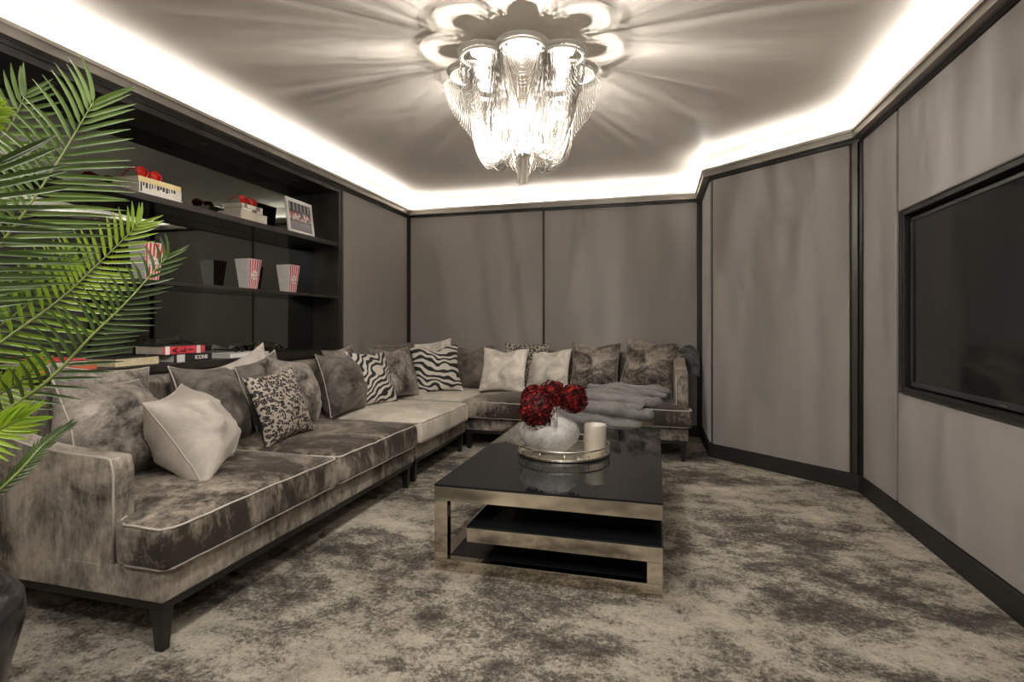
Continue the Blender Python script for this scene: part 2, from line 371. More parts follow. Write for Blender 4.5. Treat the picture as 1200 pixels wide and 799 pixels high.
# niche (built-in bookshelf)
nz0, nz1 = .955, 2.47
nf = bx('wall_niche', -3.4, NX0 - .012, YF, NY1 + .06, 0, ZC, M_BLACK, None, 0, **S)
bx('niche_soffit', NX0 - .012, XL, YF, NY1 + .06, nz1, ZC - .003, M_WOOD, nf, 0)
bx('niche_side', NX0 - .012, XL - .002, NY1, NY1 + .058, 0, nz1, M_WOOD, nf, .002)
bx('niche_side', NX0 - .012, XL - .002, NY0 - .06, NY0, 0, nz1, M_WOOD, nf, .002)
bx('jamb_strip', XL - .03, XL + .008, NY1 + .035, NY1 + .062, .115, ZW, M_GUN, nf, .003)
ys = [NY0, 2.36, NY1]
for i in range(2): bx('mirror_panel', NX0 - .012, NX0, ys[i] + .001, ys[i + 1] - .001, nz0, nz1, M_MIRROR, nf, 0)
bx('wall_panel', XL - G, XL, YF, NY0 - .06, .12, PZ1, M_PANEL, nf, .004)
cab = thing('sideboard', 'dark wood built-in sideboard under the mirrored shelves, behind the left sofa', 'cabinet', (-3.085, 2.5, 0))
def rel(o, root): o.location = Vector(o.location) - Vector(root.location)
for i in range(4):
    y0 = NY0 + (NY1 - NY0) / 4 * i; y1 = NY0 + (NY1 - NY0) / 4 * (i + 1)
    rel(bx('door', XL - .02, XL, y0 + .003, y1 - .003, .12, .90, M_WOOD, cab), cab)
rel(bx('body', NX0, XL - .021, NY0, NY1, 0, .905, M_WOOD, cab), cab)
rel(bx('top', NX0, XL + .012, NY0, NY1, .906, .955, M_WOOD, cab, .004), cab)
ush = thing('glass_shelf', 'upper smoked glass shelf holding book stacks and photo frame', 'shelf', (-3.09, 2.5, 1.95))
rel(bx('shelf_board', NX0 + .002, -2.965, NY0 + .002, NY1 - .002, 1.95, 1.985, M_SHELF, ush, .002), ush)
rel(bx('front_strip', -2.965, -2.957, NY0 + .002, NY1 - .002, 1.948, 1.987, M_WOOD, ush, .001), ush)
lsh = thing('glass_shelf', 'lower smoked glass shelf holding the striped popcorn boxes', 'shelf', (-3.09, 2.5, 1.45))
rel(bx('shelf_board', NX0 + .002, -2.965, NY0 + .002, NY1 - .002, 1.452, 1.47, M_SHELF, lsh, .002), lsh)
rel(bx('front_strip', -2.965, -2.957, NY0 + .002, NY1 - .002, 1.450, 1.472, M_WOOD, lsh, .001), lsh)
def spot(x, y, z, label, grp, r=.03, lens=None):
    t = thing('recessed_spotlight', label, 'ceiling light', (x, y, z), grp)
    bm = B(); lathe(bm, [(r * .72, -.004), (r, -.004), (r * 1.02, 0), (r * .72, 0)], 20)
    obj('trim_ring', bm, M_GUN, t)
    bm = B(); lathe(bm, [(r * .70, -.003), (r * .70, -.001)], 20); obj('lens', bm, lens or M_BLACK, t)
for y, l in ((2.07, 'nearest'), (3.05, 'middle'), (4.03, 'farthest')):
    spot(-3.07, y, nz1, l + ' small unlit spotlight in the dark soffit above the shelves', 'spotlights over the shelves')
for i, p in enumerate(FILL_LAMPS):
    spot(p[0], p[1], ZC, ['leftmost', 'rearmost', 'rightmost', 'foremost'][i] + ' of the lit round fill lamps added outside the view, behind the camera', 'added fill lamps behind the camera', .09, M_FILL)  # round fittings for the added fill lamps, out of view

# ------------------------------------------------------------------ TELEVISION
tv = thing('television', 'large black glossy flat television recessed in the right wall', 'television', (XR + .03, (TY0 + TY1) / 2, TZ0))
def tvp(name, x0, x1, y0, y1, z0, z1, mat, bev=.002): o = bx(name, x0, x1, y0, y1, z0, z1, mat, tv, bev); rel(o, tv); return o
fr = .028
bm = B()
for y0, y1, z0, z1 in ((TY0, TY1, TZ1 - fr, TZ1), (TY0, TY1, TZ0, TZ0 + fr), (TY0, TY0 + fr, TZ0 + fr, TZ1 - fr), (TY1 - fr, TY1, TZ0 + fr, TZ1 - fr)):
    box(bm, XR - .006, XR + .06, y0, y1, z0, z1)
o = obj('surround', bm, M_BLACK, tv, False, .002); rel(o, tv)
bm = B()
e = .008
for y0, y1, z0, z1 in ((TY0 - e, TY1 + e, TZ1, TZ1 + e), (TY0 - e, TY1 + e, TZ0 - e, TZ0), (TY0 - e, TY0, TZ0, TZ1), (TY1, TY1 + e, TZ0, TZ1)):
    box(bm, XR - .012, XR + .01, y0, y1, z0, z1)
o = obj('trim', bm, M_GUN, tv, False, .001); rel(o, tv)
i0 = fr + .022; bz = .02
bm = B()
for y0, y1, z0, z1 in ((TY0 + i0, TY1 - i0, TZ1 - i0 - bz, TZ1 - i0), (TY0 + i0, TY1 - i0, TZ0 + i0 - .01, TZ0 + i0 + .018), (TY0 + i0, TY0 + i0 + bz, TZ0 + i0, TZ1 - i0), (TY1 - i0 - bz, TY1 - i0, TZ0 + i0, TZ1 - i0)):
    box(bm, XR + .018, XR + .05, y0, y1, z0, z1)
o = obj('bezel', bm, M_BEZEL, tv, False, .002); rel(o, tv)
tvp('screen', XR + .026, XR + .048, TY0 + i0 + bz, TY1 - i0 - bz, TZ0 + i0 + .018, TZ1 - i0 - bz, M_SCREEN, 0)
tvp('back_panel', XR + .061, XR + .095, TY0 + .002, TY1 - .002, TZ0 + .002, TZ1 - .002, M_BLACK, 0)
bd = tvp('badge', XR + .0165, XR + .018, 2.72, 2.78, TZ0 + i0 - .003, TZ0 + i0 + .006, M_SILVER, 0)

# ------------------------------------------------------------------ CHANDELIER
CX, CY = -.724, 2.91
ch = thing('chandelier', 'large silver chain chandelier of draped swags hanging from the ceiling', 'chandelier', (CX, CY, 2.0))
def cz(z): return z - 2.0
NL = 8; RC, RL = .285, .118; ZR = 2.60
face = math.atan2(-CY, -CX)
def lobe_pt(k, a, r=RL):
    th = face + 2 * pi * k / NL
    c = Vector((cos(th), sin(th), 0)) * RC
    return c + Vector((cos(th + a), sin(th + a), 0)) * r
def outline(sc, n=14):
    pts = []
    for k in range(NL):
        for i in range(n):
            a = R(-105) + R(210) * i / (n - 1); pts.append(lobe_pt(k, a, RL * sc))
    return pts
bm = B()
pts = outline(.99); lo = [bm.verts.new((p.x, p.y, cz(2.609))) for p in pts]; pt2 = outline(1.20); hi = [bm.verts.new((p.x, p.y, cz(2.622))) for p in pt2]
n = len(pts)
for i in range(n): bm.faces.new((lo[i], lo[(i + 1) % n], hi[(i + 1) % n], hi[i]))
o = obj('scalloped_band', bm, M_SHADE, ch, True); mo = o.modifiers.new('thick', 'SOLIDIFY'); mo.thickness = .003
bm = B(); pq = outline(.62); lo = [bm.verts.new((p.x, p.y, cz(2.628))) for p in pq]; hi = [bm.verts.new((p.x, p.y, cz(2.634))) for p in pq]; c0 = bm.verts.new((0, 0, cz(2.632))); c1 = bm.verts.new((0, 0, cz(2.655)))
for i in range(n):
    j = (i + 1) % n; bm.faces.new((lo[i], lo[j], hi[j], hi[i])); bm.faces.new((c0, lo[j], lo[i])); bm.faces.new((c1, hi[i], hi[j]))
obj('lamp_plate', bm, M_SHADE, ch, False)
bm = B(); lathe(bm, [(.16, cz(2.66)), (.17, cz(2.70)), (.17, cz(ZC))], 36); obj('ceiling_mount', bm, M_SHADE, ch)
for k in range(NL):
    bm = B(); pp = [lobe_pt(k, R(-118) + R(236) * i / 20) + Vector((0, 0, cz(ZR))) for i in range(21)]
    tube(bm, pp, .008, 8); obj('lobe_rim', bm, M_CRING, ch)
    bm = B(); nc = 22
    for j in range(nc):
        f = j / (nc - 1); al = R(6 + 104 * f); sag = .05 + .33 * f ** .9 + random.uniform(-.006, .006)
        a, c = lobe_pt(k, -al), lobe_pt(k, al); q = []
        th = face + 2 * pi * k / NL; outv = Vector((cos(th), sin(th), 0)); rr = .62 * RL * (1 - f) + .02
        for i in range(17):
            s = i / 16; g = 1 - abs(2 * s - 1) ** (2.6)
            p = a.lerp(c, s) + outv * (rr * g * .35 + .012 * g); q.append(p + Vector((0, 0, cz(ZR) - sag * g)))
        tube(bm, q, .0013, 3, caps=False)
    obj('chain_swag', bm, M_CHAIN, ch, True, kind='stuff')
    if k % 2:
        bm = B()
        for j in range(12):
            f = j / 11; a, c = lobe_pt(k, -R(70 + 30 * f)), lobe_pt(k, R(70 + 30 * f)); q = []; sag = .36 + .11 * f
            for i in range(15):
                s_ = i / 14; g = 1 - abs(2 * s_ - 1) ** 2.0; q.append(a.lerp(c, s_) * (1 + .05 * g) + Vector((0, 0, cz(ZR) - sag * g)))
            tube(bm, q, .0014, 3, caps=False)
        obj('long_swag', bm, M_CHAIN, ch, True, kind='stuff')
    # straight curtain of chains along the flanks of the lobe
    bm = B()
    for side in (-1, 1):
        for j in range(7):
            p = lobe_pt(k, side * R(60 + 9 * j)); L2 = .16 + .025 * j + random.uniform(0, .03)
            tube(bm, [p + Vector((0, 0, cz(ZR))), p * .99 + Vector((0, 0, cz(ZR) - L2 * .5)), p * .965 + Vector((0, 0, cz(ZR) - L2))], .0012, 3, caps=False)
    obj('chain_fringe', bm, M_CHAIN, ch, True, kind='stuff')
    # heavy garland sweeping low from joint to joint
    bm = B(); th0 = face + 2 * pi * (k + .5) / NL; rad = Vector((cos(th0), sin(th0), 0)); tan_ = Vector((-sin(th0), cos(th0), 0))
    for j in range(26):
        f = random.uniform(-1, 1); g2 = random.random()
        A_ = rad * .30 + tan_ * f * .035 + Vector((0, 0, cz(2.59))); D_ = rad * .055 + tan_ * f * .02 + Vector((0, 0, cz(2.26)))
        B_ = rad * (.30 - .05 * g2) + tan_ * f * .16 + Vector((0, 0, cz(2.02 + .16 * g2))); C_ = rad * (.16 - .03 * g2) + tan_ * f * .13 + Vector((0, 0, cz(1.95 + .14 * g2)))
        q = [A_ * (1 - t_) ** 3 + B_ * 3 * t_ * (1 - t_) ** 2 + C_ * 3 * t_ * t_ * (1 - t_) + D_ * t_ ** 3 for t_ in [i / 16 for i in range(17)]]
        tube(bm, q, .0016, 3, caps=False)
    obj('chain_garland', bm, M_CHAIN, ch, True, kind='stuff')
bm = B()
for j in range(46):
    a = random.uniform(0, 2 * pi); r = .034 * math.sqrt(random.random()); x, y = r * cos(a), r * sin(a)
    tube(bm, [(x, y, cz(2.60)), (x, y, cz(2.3)), (x, y, cz(1.985 + random.uniform(0, .02)))], .0019, 3, caps=False)
obj('centre_tassel', bm, M_TASS, ch, True, kind='stuff')
bm = B(); lathe(bm, [(.004, cz(2.14)), (.036, cz(2.15)), (.038, cz(2.16)), (.004, cz(2.165))], 20); obj('tassel_collar', bm, M_CRING, ch)
for k in range(4):
    a = face + 2 * pi * (k + .37) / 4; x, y = .075 * cos(a), .075 * sin(a)
    bm = B(); lathe(bm, [(.010, cz(2.352)), (.013, cz(2.635))], 12, x, y)
    h = obj('lamp_holder', bm, M_CRING, ch)
    bm = B(); bmesh.ops.create_icosphere(bm, subdivisions=2, radius=.0065, matrix=Matrix.Translation((x, y, cz(2.345))))
    obj('bulb', bm, M_BULB, h)

# ------------------------------------------------------------------ COFFEE TABLE
tx0, tx1, ty0, ty1, tz = -1.046, .034, 2.415, 4.15, .42
ct = thing('coffee_table', 'low black glass coffee table with mirrored steel spiral frame', 'coffee table', ((tx0 + tx1) / 2, (ty0 + ty1) / 2, 0))
def cp(name, x0, x1, y0, y1, z0, z1, mat, bev=.002): o = bx(name, x0, x1, y0, y1, z0, z1, mat, ct, bev); rel(o, ct); return o
H1 = .068; cp('table_top', tx0, tx1, ty0, ty1, tz - .010, tz, M_BGLASS)
sh0 = tx0 + .17
for y0, y1 in ((ty0, ty0 + .05), (ty1 - .05, ty1)):
    bm = B()
    box(bm, tx0 + .002, tx1 - .002, y0 + .002, y1 - .002, tz - .010 - H1, tz - .0105)   # top bar
    box(bm, tx0 + .002, tx0 + .070, y0 + .002, y1 - .002, .06, tz - .010 - H1)          # left post
    box(bm, tx0 + .002, tx1 - .002, y0 + .002, y1 - .002, 0, .06)                       # bottom bar
    box(bm, tx1 - .070, tx1 - .002, y0 + .002, y1 - .002, .06, .155)                    # right post
    box(bm, sh0, tx1 - .002, y0 + .002, y1 - .002, .155, .222)                          # shelf bar
    o = obj('end_frame', bm, M_STEEL, ct, False, .002); rel(o, ct)
cp('side_panel', tx0 + .003, tx0 + .068, ty0 + .05, ty1 - .05, tz - .078, tz - .0105, M_STEEL)
cp('side_panel', tx1 - .068, tx1 - .003, ty0 + .05, ty1 - .05, tz - .078, tz - .0105, M_STEEL)
cp('lower_rail', tx0 + .003, tx0 + .068, ty0 + .05, ty1 - .05, .001, .06, M_STEEL); cp('lower_rail', tx1 - .068, tx1 - .003, ty0 + .05, ty1 - .05, .001, .06, M_STEEL)
cp('shelf_rail', sh0 + .001, sh0 + .05, ty0 + .05, ty1 - .05, .156, .221, M_STEEL); cp('shelf_rail', tx1 - .05, tx1 - .003, ty0 + .05, ty1 - .05, .156, .221, M_STEEL)
cp('glass_shelf', sh0 - .002, tx1, ty0, ty1, .2225, .231, M_BGLASS); cp('glass_base', tx0 + .069, tx1 - .069, ty0 + .0505, ty1 - .0505, .048, .058, M_BGLASS)

# tray, vase, flowers, candle
TX, TY, TR = -.543, 3.23, .278
tr = thing('tray', 'round silver gallery tray with a double rail on the coffee table', 'tray', (TX, TY, tz))
bm = B(); lathe(bm, [(TR - .004, .001), (TR, .004), (TR, .010), (TR - .004, .012)], 64); obj('tray_plate', bm, M_SILVER, tr)
def ringp(r, z, n=64): return [(r * cos(2 * pi * i / n), r * sin(2 * pi * i / n), z) for i in range(n)]
for z, r in ((.013, .0055), (.058, .0058)):
    bm = B(); tube(bm, ringp(TR - .004, z), r, 8, True); obj('rail', bm, M_SILVER, tr)
for k in range(12):
    a = 2 * pi * (k + .35) / 12; x, y = (TR - .004) * cos(a), (TR - .004) * sin(a)
    bm = B(); lathe(bm, [(.003, .012), (.003, .026), (.0065, .030), (.0065, .034), (.003, .038), (.003, .056)], 8, x, y); obj('post', bm, M_SILVER, tr)
VX, VY = -.622, 3.18; vz = tz + .012
va = thing('vase', 'round chalky grey ceramic jug vase with strap handle on the silver tray', 'vase', (VX, VY, vz))
prof = [(.055, 0), (.085, .004), (.13, .030), (.168, .066), (.184, .105), (.182, .135), (.165, .168), (.13, .196), (.085, .212), (.064, .222), (.058, .240), (.062, .262), (.068, .272), (.063, .274), (.052, .262), (.050, .235)]
bm = B(); lathe(bm, prof, 56); o = obj('body', bm, M_VASE, va)
bm = B()
ha = math.atan2(-VY, -VX) + .16; hd = Vector((cos(ha), sin(ha), 0)); hs = Vector((-hd.y, hd.x, 0))
hp = [(.060, .262), (.090, .278), (.125, .276), (.150, .256), (.160, .225), (.160, .195), (.158, .168)]
rings = []
for i, (r, z) in enumerate(hp):
    t = Vector((hp[min(i + 1, 6)][0] - hp[max(i - 1, 0)][0], hp[min(i + 1, 6)][1] - hp[max(i - 1, 0)][1])).normalized(); nn = Vector((t.y, -t.x))
    ring = []
    for a in range(10):
        ca, sa = cos(2 * pi * a / 10) * .019, sin(2 * pi * a / 10) * .007
        ring.append(bm.verts.new(hd * (r - nn.x * sa) + Vector((0, 0, z - nn.y * sa)) + hs * ca))
    rings.append(ring)
for a, c in zip(rings, rings[1:]):
    for k in range(10): bm.faces.new((a[k], a[(k + 1) % 10], c[(k + 1) % 10], c[k]))
bmesh.ops.recalc_face_normals(bm, faces=bm.faces)
obj('handle', bm, M_VASE, va)
def hydrangea(cx, cy, czz, r, label, sy=1.0, n=250):
    t = thing('hydrangea', label, 'flower', (VX, VY, vz + .262), 'red hydrangeas in the vase')
    c = Vector((cx - VX, cy - VY, czz - vz - .262))
    bm = B(); tube(bm, [(c.x * .1, c.y * .1, -.12), (c.x * .12, c.y * .12, 0), c * .6], .004, 6); obj('stem', bm, M_STEM, t)
    bm = B()
    for i in range(n):
        ph = math.acos(1 - 2 * (i + .5) / n); th = i * 2.39996
        nn = Vector((sin(ph) * cos(th), sin(ph) * sin(th), cos(ph)))
        rad = r * random.uniform(.84, 1.05); p = c + Vector((nn.x * rad, nn.y * rad, nn.z * rad * sy))
        nn = (nn + Vector([random.uniform(-.35, .35) for _ in range(3)])).normalized()
        s = nn.cross(Vector((.3, .2, 1))).normalized(); q = nn.cross(s); a0 = random.uniform(0, pi); pr = random.uniform(.012, .016)
        cv = bm.verts.new(p - nn * .002)
        for k in range(4):
            a = a0 + k * pi / 2; dd = s * cos(a) + q * sin(a); e2 = s * -sin(a) + q * cos(a)
            v1 = bm.verts.new(p + dd * pr * .55 + e2 * pr * .48 + nn * .002); v2 = bm.verts.new(p + dd * pr + nn * random.uniform(.001, .008)); v3 = bm.verts.new(p + dd * pr * .55 - e2 * pr * .48 + nn * .002)
            bm.faces.new((cv, v3, v2, v1))
    obj('florets', bm, M_PETAL, t, False, kind='stuff')
    bm = B(); bmesh.ops.create_icosphere(bm, subdivisions=2, radius=r * .86, matrix=Matrix.Translation(c) @ Matrix.Diagonal((1, 1, sy, 1))); obj('flower_head', bm, col('dark_red_core', (.04, .004, .006)) if 'dark_red_core' not in MATS else MATS['dark_red_core'], t)
for u, v, tt, r, l, sy in ((630, 480, 3.13, .112, 'large dark red hydrangea head low on the left of the vase', 1.0), (648, 463, 3.26, .092, 'dark red hydrangea head at the top centre of the bouquet', .95), (672, 467, 3.22, .082, 'brighter red hydrangea head on the right of the bouquet', 1.0), (626, 466, 3.24, .075, 'small dark red hydrangea head at the upper left, behind the large one', 1.0)):
    p = at(u, v, tt); hydrangea(p.x, p.y, p.z, r, l, sy)
p = at(697.5, 528, 3.23)
cn = thing('candle', 'cream ceramic candle tumbler on the silver tray beside the vase', 'candle', (p.x, p.y, vz))
bm = B(); lathe(bm, [(.058, .0), (.064, .004), (.067, .16), (.066, .163), (.062, .163), (.061, .13)], 40); obj('tumbler', bm, M_CAND, cn)
bm = B(); lathe(bm, [(.060, .128), (.060, .134)], 32); obj('wax', bm, M_WAX, cn)
bm = B(); tube(bm, [(0, 0, .134), (.001, 0, .146)], .0012, 6); obj('wick', bm, M_INK, cn)

# ------------------------------------------------------------------ SOFAS
def nz(p, s, off=0): return noise.noise(Vector(p) * s + Vector((off, off, off)))
def seat(parent, x0, x1, y0, y1, mat, warpxy=None, off=0, front='x', z0=.305, z1=.468):
    """one seat cushion, world coordinates; parent at origin offset handled by rel()"""
    cx, cy, czz = (x0 + x1) / 2, (y0 + y1) / 2, (z0 + z1) / 2; sx, sy, sz = x1 - x0, y1 - y0, z1 - z0
    def wp(p):
        u, v = 2 * p.x / sx, 2 * p.y / sy
        crown = .030 * (1 - u * u * u * u) * (1 - v ** 4) if p.z > 0 else 0
        w_ = .006 * nz(p, 5, off) + .004 * nz(p, 14, off)
        x, y, z = p.x + cx, p.y + cy, p.z + czz + crown + (w_ if p.z > 0 else w_ * .4)
        side = 1 + .012 * (1 - (2 * p.z / sz) ** 2); x = cx + (x - cx) * side; y = cy + (y - cy) * side
        x += .006 * nz(p, 7, off + 3); y += .006 * nz(p, 7, off + 9)
        return warpxy(x, y, z) if warpxy else (x, y, z)
    o = rbox('seat_cushion', (sx, sy, sz), .028, mat, parent, wp); rel(o, parent)
    rr = .028
    for zz, zi in ((sz / 2 - .008, 1), (-sz / 2 + .008, 0)):
        bm = B(); ring = []
        def edge(ax, ay, bx_, by_, n):
            for i in range(n): s = i / n; ring.append(Vector((ax + (bx_ - ax) * s, ay + (by_ - ay) * s, zz)))
        hx, hy = sx / 2 - .003, sy / 2 - .003; c = .026
        edge(-hx + c, -hy, hx - c, -hy, 18); edge(hx - c, -hy, hx, -hy + c, 3); edge(hx, -hy + c, hx, hy - c, 18); edge(hx, hy - c, hx - c, hy, 3)
        edge(hx - c, hy, -hx + c, hy, 18); edge(-hx + c, hy, -hx, hy - c, 3); edge(-hx, hy - c, -hx, -hy + c, 18); edge(-hx, -hy + c, -hx + c, -hy, 3)
        tube(bm, [wp(q) for q in ring], .0048, 6, True); obj('piping', bm, M_PIPE if zi else M_PIPED, o)
    return o
def leg(parent, x, y, h=.155, top=.026, bot=.017):
    bm = B(); a = [bm.verts.new((x + sx * bot, y + sy * bot, .002)) for sx, sy in ((-1, -1), (1, -1), (1, 1), (-1, 1))]
    c = [bm.verts.new((x + sx * top, y + sy * top, h)) for sx, sy in ((-1, -1), (1, -1), (1, 1), (-1, 1))]
    bm.faces.new(a[::-1]); bm.faces.new(c)
    for i in range(4): bm.faces.new((a[i], a[(i + 1) % 4], c[(i + 1) % 4], c[i]))
    o = obj('leg', bm, M_LEG, parent, False, .002); rel(o, parent)
def base(parent, x0, x1, y0, y1):
    def wp(p): return (p.x + (x0 + x1) / 2 + .003 * nz(p, 6), p.y + (y0 + y1) / 2 + .003 * nz(p, 6, 5), p.z + .245)
    o = rbox('base', (x1 - x0, y1 - y0, .12), .010, M_VEL, parent, wp); rel(o, parent)
    bm = B(); t_ = .04
    for a in ((x0 + .01, x1 - .01, y0 + .01, y0 + .01 + t_), (x0 + .01, x1 - .01, y1 - .01 - t_, y1 - .01), (x0 + .01, x0 + .01 + t_, y0 + .05, y1 - .05), (x1 - .01 - t_, x1 - .01, y0 + .05, y1 - .05)): box(bm, *a, .155, .186)
    o = obj('rail', bm, M_LEG, parent, False); rel(o, parent)
def back(parent, x0, x1, y0, y1, z1=.90):
    def wp(p): return (p.x + (x0 + x1) / 2, p.y + (y0 + y1) / 2, p.z + (z1 + .19) / 2 + .004 * nz(p, 4))
    o = rbox('backrest', (x1 - x0, y1 - y0, z1 - .19), .05, M_VEL, parent, wp); rel(o, parent)
def arm(parent, prof, axis, a0, a1):
    """extruded arm: prof = (depth, z) points; axis 'y': prof depth is world X, extruded y a0..a1"""
    bm = B(); ins = .014; n = len(prof)
    cxm = sum(p[0] for p in prof) / n; czm = sum(p[1] for p in prof) / n
    def P(q, t): return (q[0], t, q[1]) if axis == 'y' else (t, q[0], q[1])
    sh = [(cxm + (x - cxm) * .985, czm + (z - czm) * .985 if z > .2 else z) for x, z in prof]
    rings = [[bm.verts.new(P(q, t)) for q in pr] for pr, t in ((sh, a0), (prof, a0 + ins), (prof, a1 - ins), (sh, a1))]
    bm.faces.new(rings[0]); bm.faces.new(rings[-1][::-1])
    for a, c in zip(rings, rings[1:]):
        for k in range(n): bm.faces.new((a[k], a[(k + 1) % n], c[(k + 1) % n], c[k]))
    bmesh.ops.recalc_face_normals(bm, faces=bm.faces)
    o = obj('arm', bm, M_VEL, parent, True, .006); rel(o, parent)
    bm = B(); tube(bm, [P(q, a0 + .004) for q in prof[1:-2]], .0048, 6); obj('piping', bm, M_PIPE, o)
    return o
def smoothprof(pts, n=6):
    out = []
    for i in range(len(pts) - 1):
        p0, p1, p2, p3 = [Vector(pts[max(0, min(len(pts) - 1, i + k))]) for k in (-1, 0, 1, 2)]
        for j in range(n):
            t = j / n; out.append(.5 * ((2 * p1) + (p2 - p0) * t + (2 * p0 - 5 * p1 + 4 * p2 - p3) * t * t + (-p0 + 3 * p1 - 3 * p2 + p3) * t ** 3))
    out.append(Vector(pts[-1])); return [(p[0], p[1]) for p in out]
# left two-seat section
sa = thing('sectional_sofa', 'long crushed velvet sofa section with a left arm, beside the palm', 'sofa', (-2.3, 2.55, 0), 'grey velvet sectional sofa')
base(sa, -2.90, -1.722, 1.53, 3.615); back(sa, -2.92, -2.74, 1.60, 3.615)
ap = [(-1.957, .19), (-1.957, .30), (-1.957, .55)] + smoothprof([(-1.957, .63), (-1.968, .680), (-2.00, .696), (-2.2, .704), (-2.4, .725), (-2.6, .78), (-2.74, .87), (-2.80, .90), (-2.915, .90)], 4) + [(-2.92, .5), (-2.92, .19)]
arm(sa, ap, 'y', 1.53, 1.625)
def tcush(x, y, z):
    k = max(0, min(1, (-1.925 - x) / .03)); k = k * k * (3 - 2 * k)
    g = max(0, min(1, (1.9 - y) / .35)); return (x, y + .118 * k * g, z)
seat(sa, -2.72, -1.69, 1.515, 2.585, M_VSEAT, tcush, 1); seat(sa, -2.72, -1.69, 2.60, 3.60, M_VSEAT, None, 5)
for x, y in ((-1.758, 1.562), (-1.77, 3.575), (-2.86, 1.58), (-2.86, 3.575)): leg(sa, x, y)
# middle single section
sm = thing('sectional_sofa', 'short armless velvet sofa section with a light seat, between the long section and the corner', 'sofa', (-2.3, 4.2, 0), 'grey velvet sectional sofa')
base(sm, -2.90, -1.74, 3.685, 4.765); back(sm, -2.92, -2.74, 3.685, 4.765)
seat(sm, -2.72, -1.69, 3.66, 4.70, M_VSEATL, None, 9)
for x, y in ((-1.785, 3.73), (-1.78, 4.72), (-2.86, 3.73), (-2.86, 4.72)): leg(sm, x, y)
# back section with corner
sb = thing('sectional_sofa', 'crushed velvet sofa section along the back wall with a right arm', 'sofa', (-1.3, 5.4, 0), 'grey velvet sectional sofa')
base(sb, -2.90, .275, 4.84, 5.94); back(sb, -2.90, .18, 5.78, 5.96); back(sb, -2.92, -2.74, 4.84, 5.77)
seat(sb, -2.72, -1.80, 4.82, 5.76, M_VSEATL, None, 13); seat(sb, -1.785, -.76, 4.79, 5.76, M_VSEAT, None, 17)
def tcush2(x, y, z):
    k = max(0, min(1, (y - 4.95) / .03)); k = k * k * (3 - 2 * k); g = max(0, min(1, (x + .1) / .35)); return (x - .135 * k * g, y, z)
seat(sb, -.745, .300, 4.79, 5.76, M_VSEAT, tcush2, 23)
ap = [(4.985, .19), (4.985, .30), (4.98, .47)] + smoothprof([(4.985, .55), (5.00, .66), (5.06, .74), (5.15, .78), (5.35, .80), (5.55, .85), (5.75, .90), (5.955, .90)], 4) + [(5.96, .5), (5.96, .19)]
arm(sb, ap, 'x', .175, .285)
for x, y in ((.235, 4.88), (-1.74, 4.88), (.235, 5.9), (-2.86, 5.9)): leg(sb, x, y)

# ------------------------------------------------------------------ CUSHIONS
def cushion(name, label, w_, h_, t_, loc, yaw, lean, roll, mat, pipe=None, chop=0, back_mat=None, seed=0, pinch=.11, group=None, sag=0, wr=1.0):
    cy, sy = cos(R(yaw)), sin(R(yaw)); r = Vector((cy, sy, 0)); n = Vector((sy, -cy, 0))
    up = Vector((0, 0, 1)) * cos(R(lean)) - n * sin(R(lean)); nn = r.cross(up)
    r2 = r * cos(R(roll)) + up * sin(R(roll)); u2 = up * cos(R(roll)) - r * sin(R(roll))
    cen = Vector(loc) + up * (h_ / 2)
    M = Matrix(((r2.x, u2.x, nn.x, cen.x), (r2.y, u2.y, nn.y, cen.y), (r2.z, u2.z, nn.z, cen.z), (0, 0, 0, 1)))
    root = thing(name, label, 'cushion', (0, 0, 0), group); root.matrix_world = M
    K = 30
    def P(u, v, s):
        e = (1 - u * u) * (1 - v * v)
        x = w_ / 2 * u * (1 - pinch * (1 - v * v)); y = h_ / 2 * v * (1 - pinch * (1 - u * u))
        c = math.exp(-(u / .34) ** 2) * ((v + 1) / 2) ** 3 * chop
        y -= c * h_ * .5
        th = t_ / 2 * max(0, e) ** .50 * 1.25 * (1 - .22 * v)                 # heavier at the bottom
        th *= 1 + .25 * math.exp(-((abs(u) - .45) / .3) ** 2) * (c > .01) * c * 4
        q = Vector((u * 1.3, v * 1.3, s * .5 + seed * 3.1))
        wz = (.55 * noise.noise(q * 2.2) + .30 * noise.noise(q * 5.0)) * .042 * wr * min(1, e * 1.6)
        # radial tension creases running to the corners
        an = math.atan2(v, u); cr = sin(an * 9 + seed + 3 * noise.noise(q)) * .008 * wr * min(1, e * 1.2) * (u * u + v * v)
        y += .010 * noise.noise(Vector((u * 2, seed, v * 2))) * (1 - v * v); y -= sag * (1 - abs(u)) * max(0, v)
        return Vector((x, y, s * (th + wz * (1 if th > .01 else 0) + cr) + .006 * noise.noise(Vector((u * 2.5, v * 2.5, seed)))))
    us = [sin(pi / 2 * (-1 + 2 * i / K)) for i in range(K + 1)]
    bm = B(); F = {}
    for s in (1, -1):
        for i, u in enumerate(us):
            for j, v in enumerate(us):
                bd_ = i in (0, K) or j in (0, K)
                if bd_ and (i, j, 1) in F: F[i, j, s] = F[i, j, 1]
                else: F[i, j, s] = bm.verts.new(P(u, v, s))
        for i in range(K):
            for j in range(K):
                q = [F[i, j, s], F[i + 1, j, s], F[i + 1, j + 1, s], F[i, j + 1, s]]
                f = bm.faces.new(q if s > 0 else q[::-1]); f.material_index = 0 if s > 0 or not back_mat else 1
    obj('cover', bm, [mat, back_mat] if back_mat else mat, root)
    if pipe:
        ring = [P(us[i], -1, 1) for i in range(K)] + [P(1, us[i], 1) for i in range(K)] + [P(us[K - i], 1, 1) for i in range(K)] + [P(-1, us[K - i], 1) for i in range(K)]
        bm = B(); tube(bm, ring, .0042, 6, True); obj('piping', bm, pipe, root)
    return root
cu = cushion
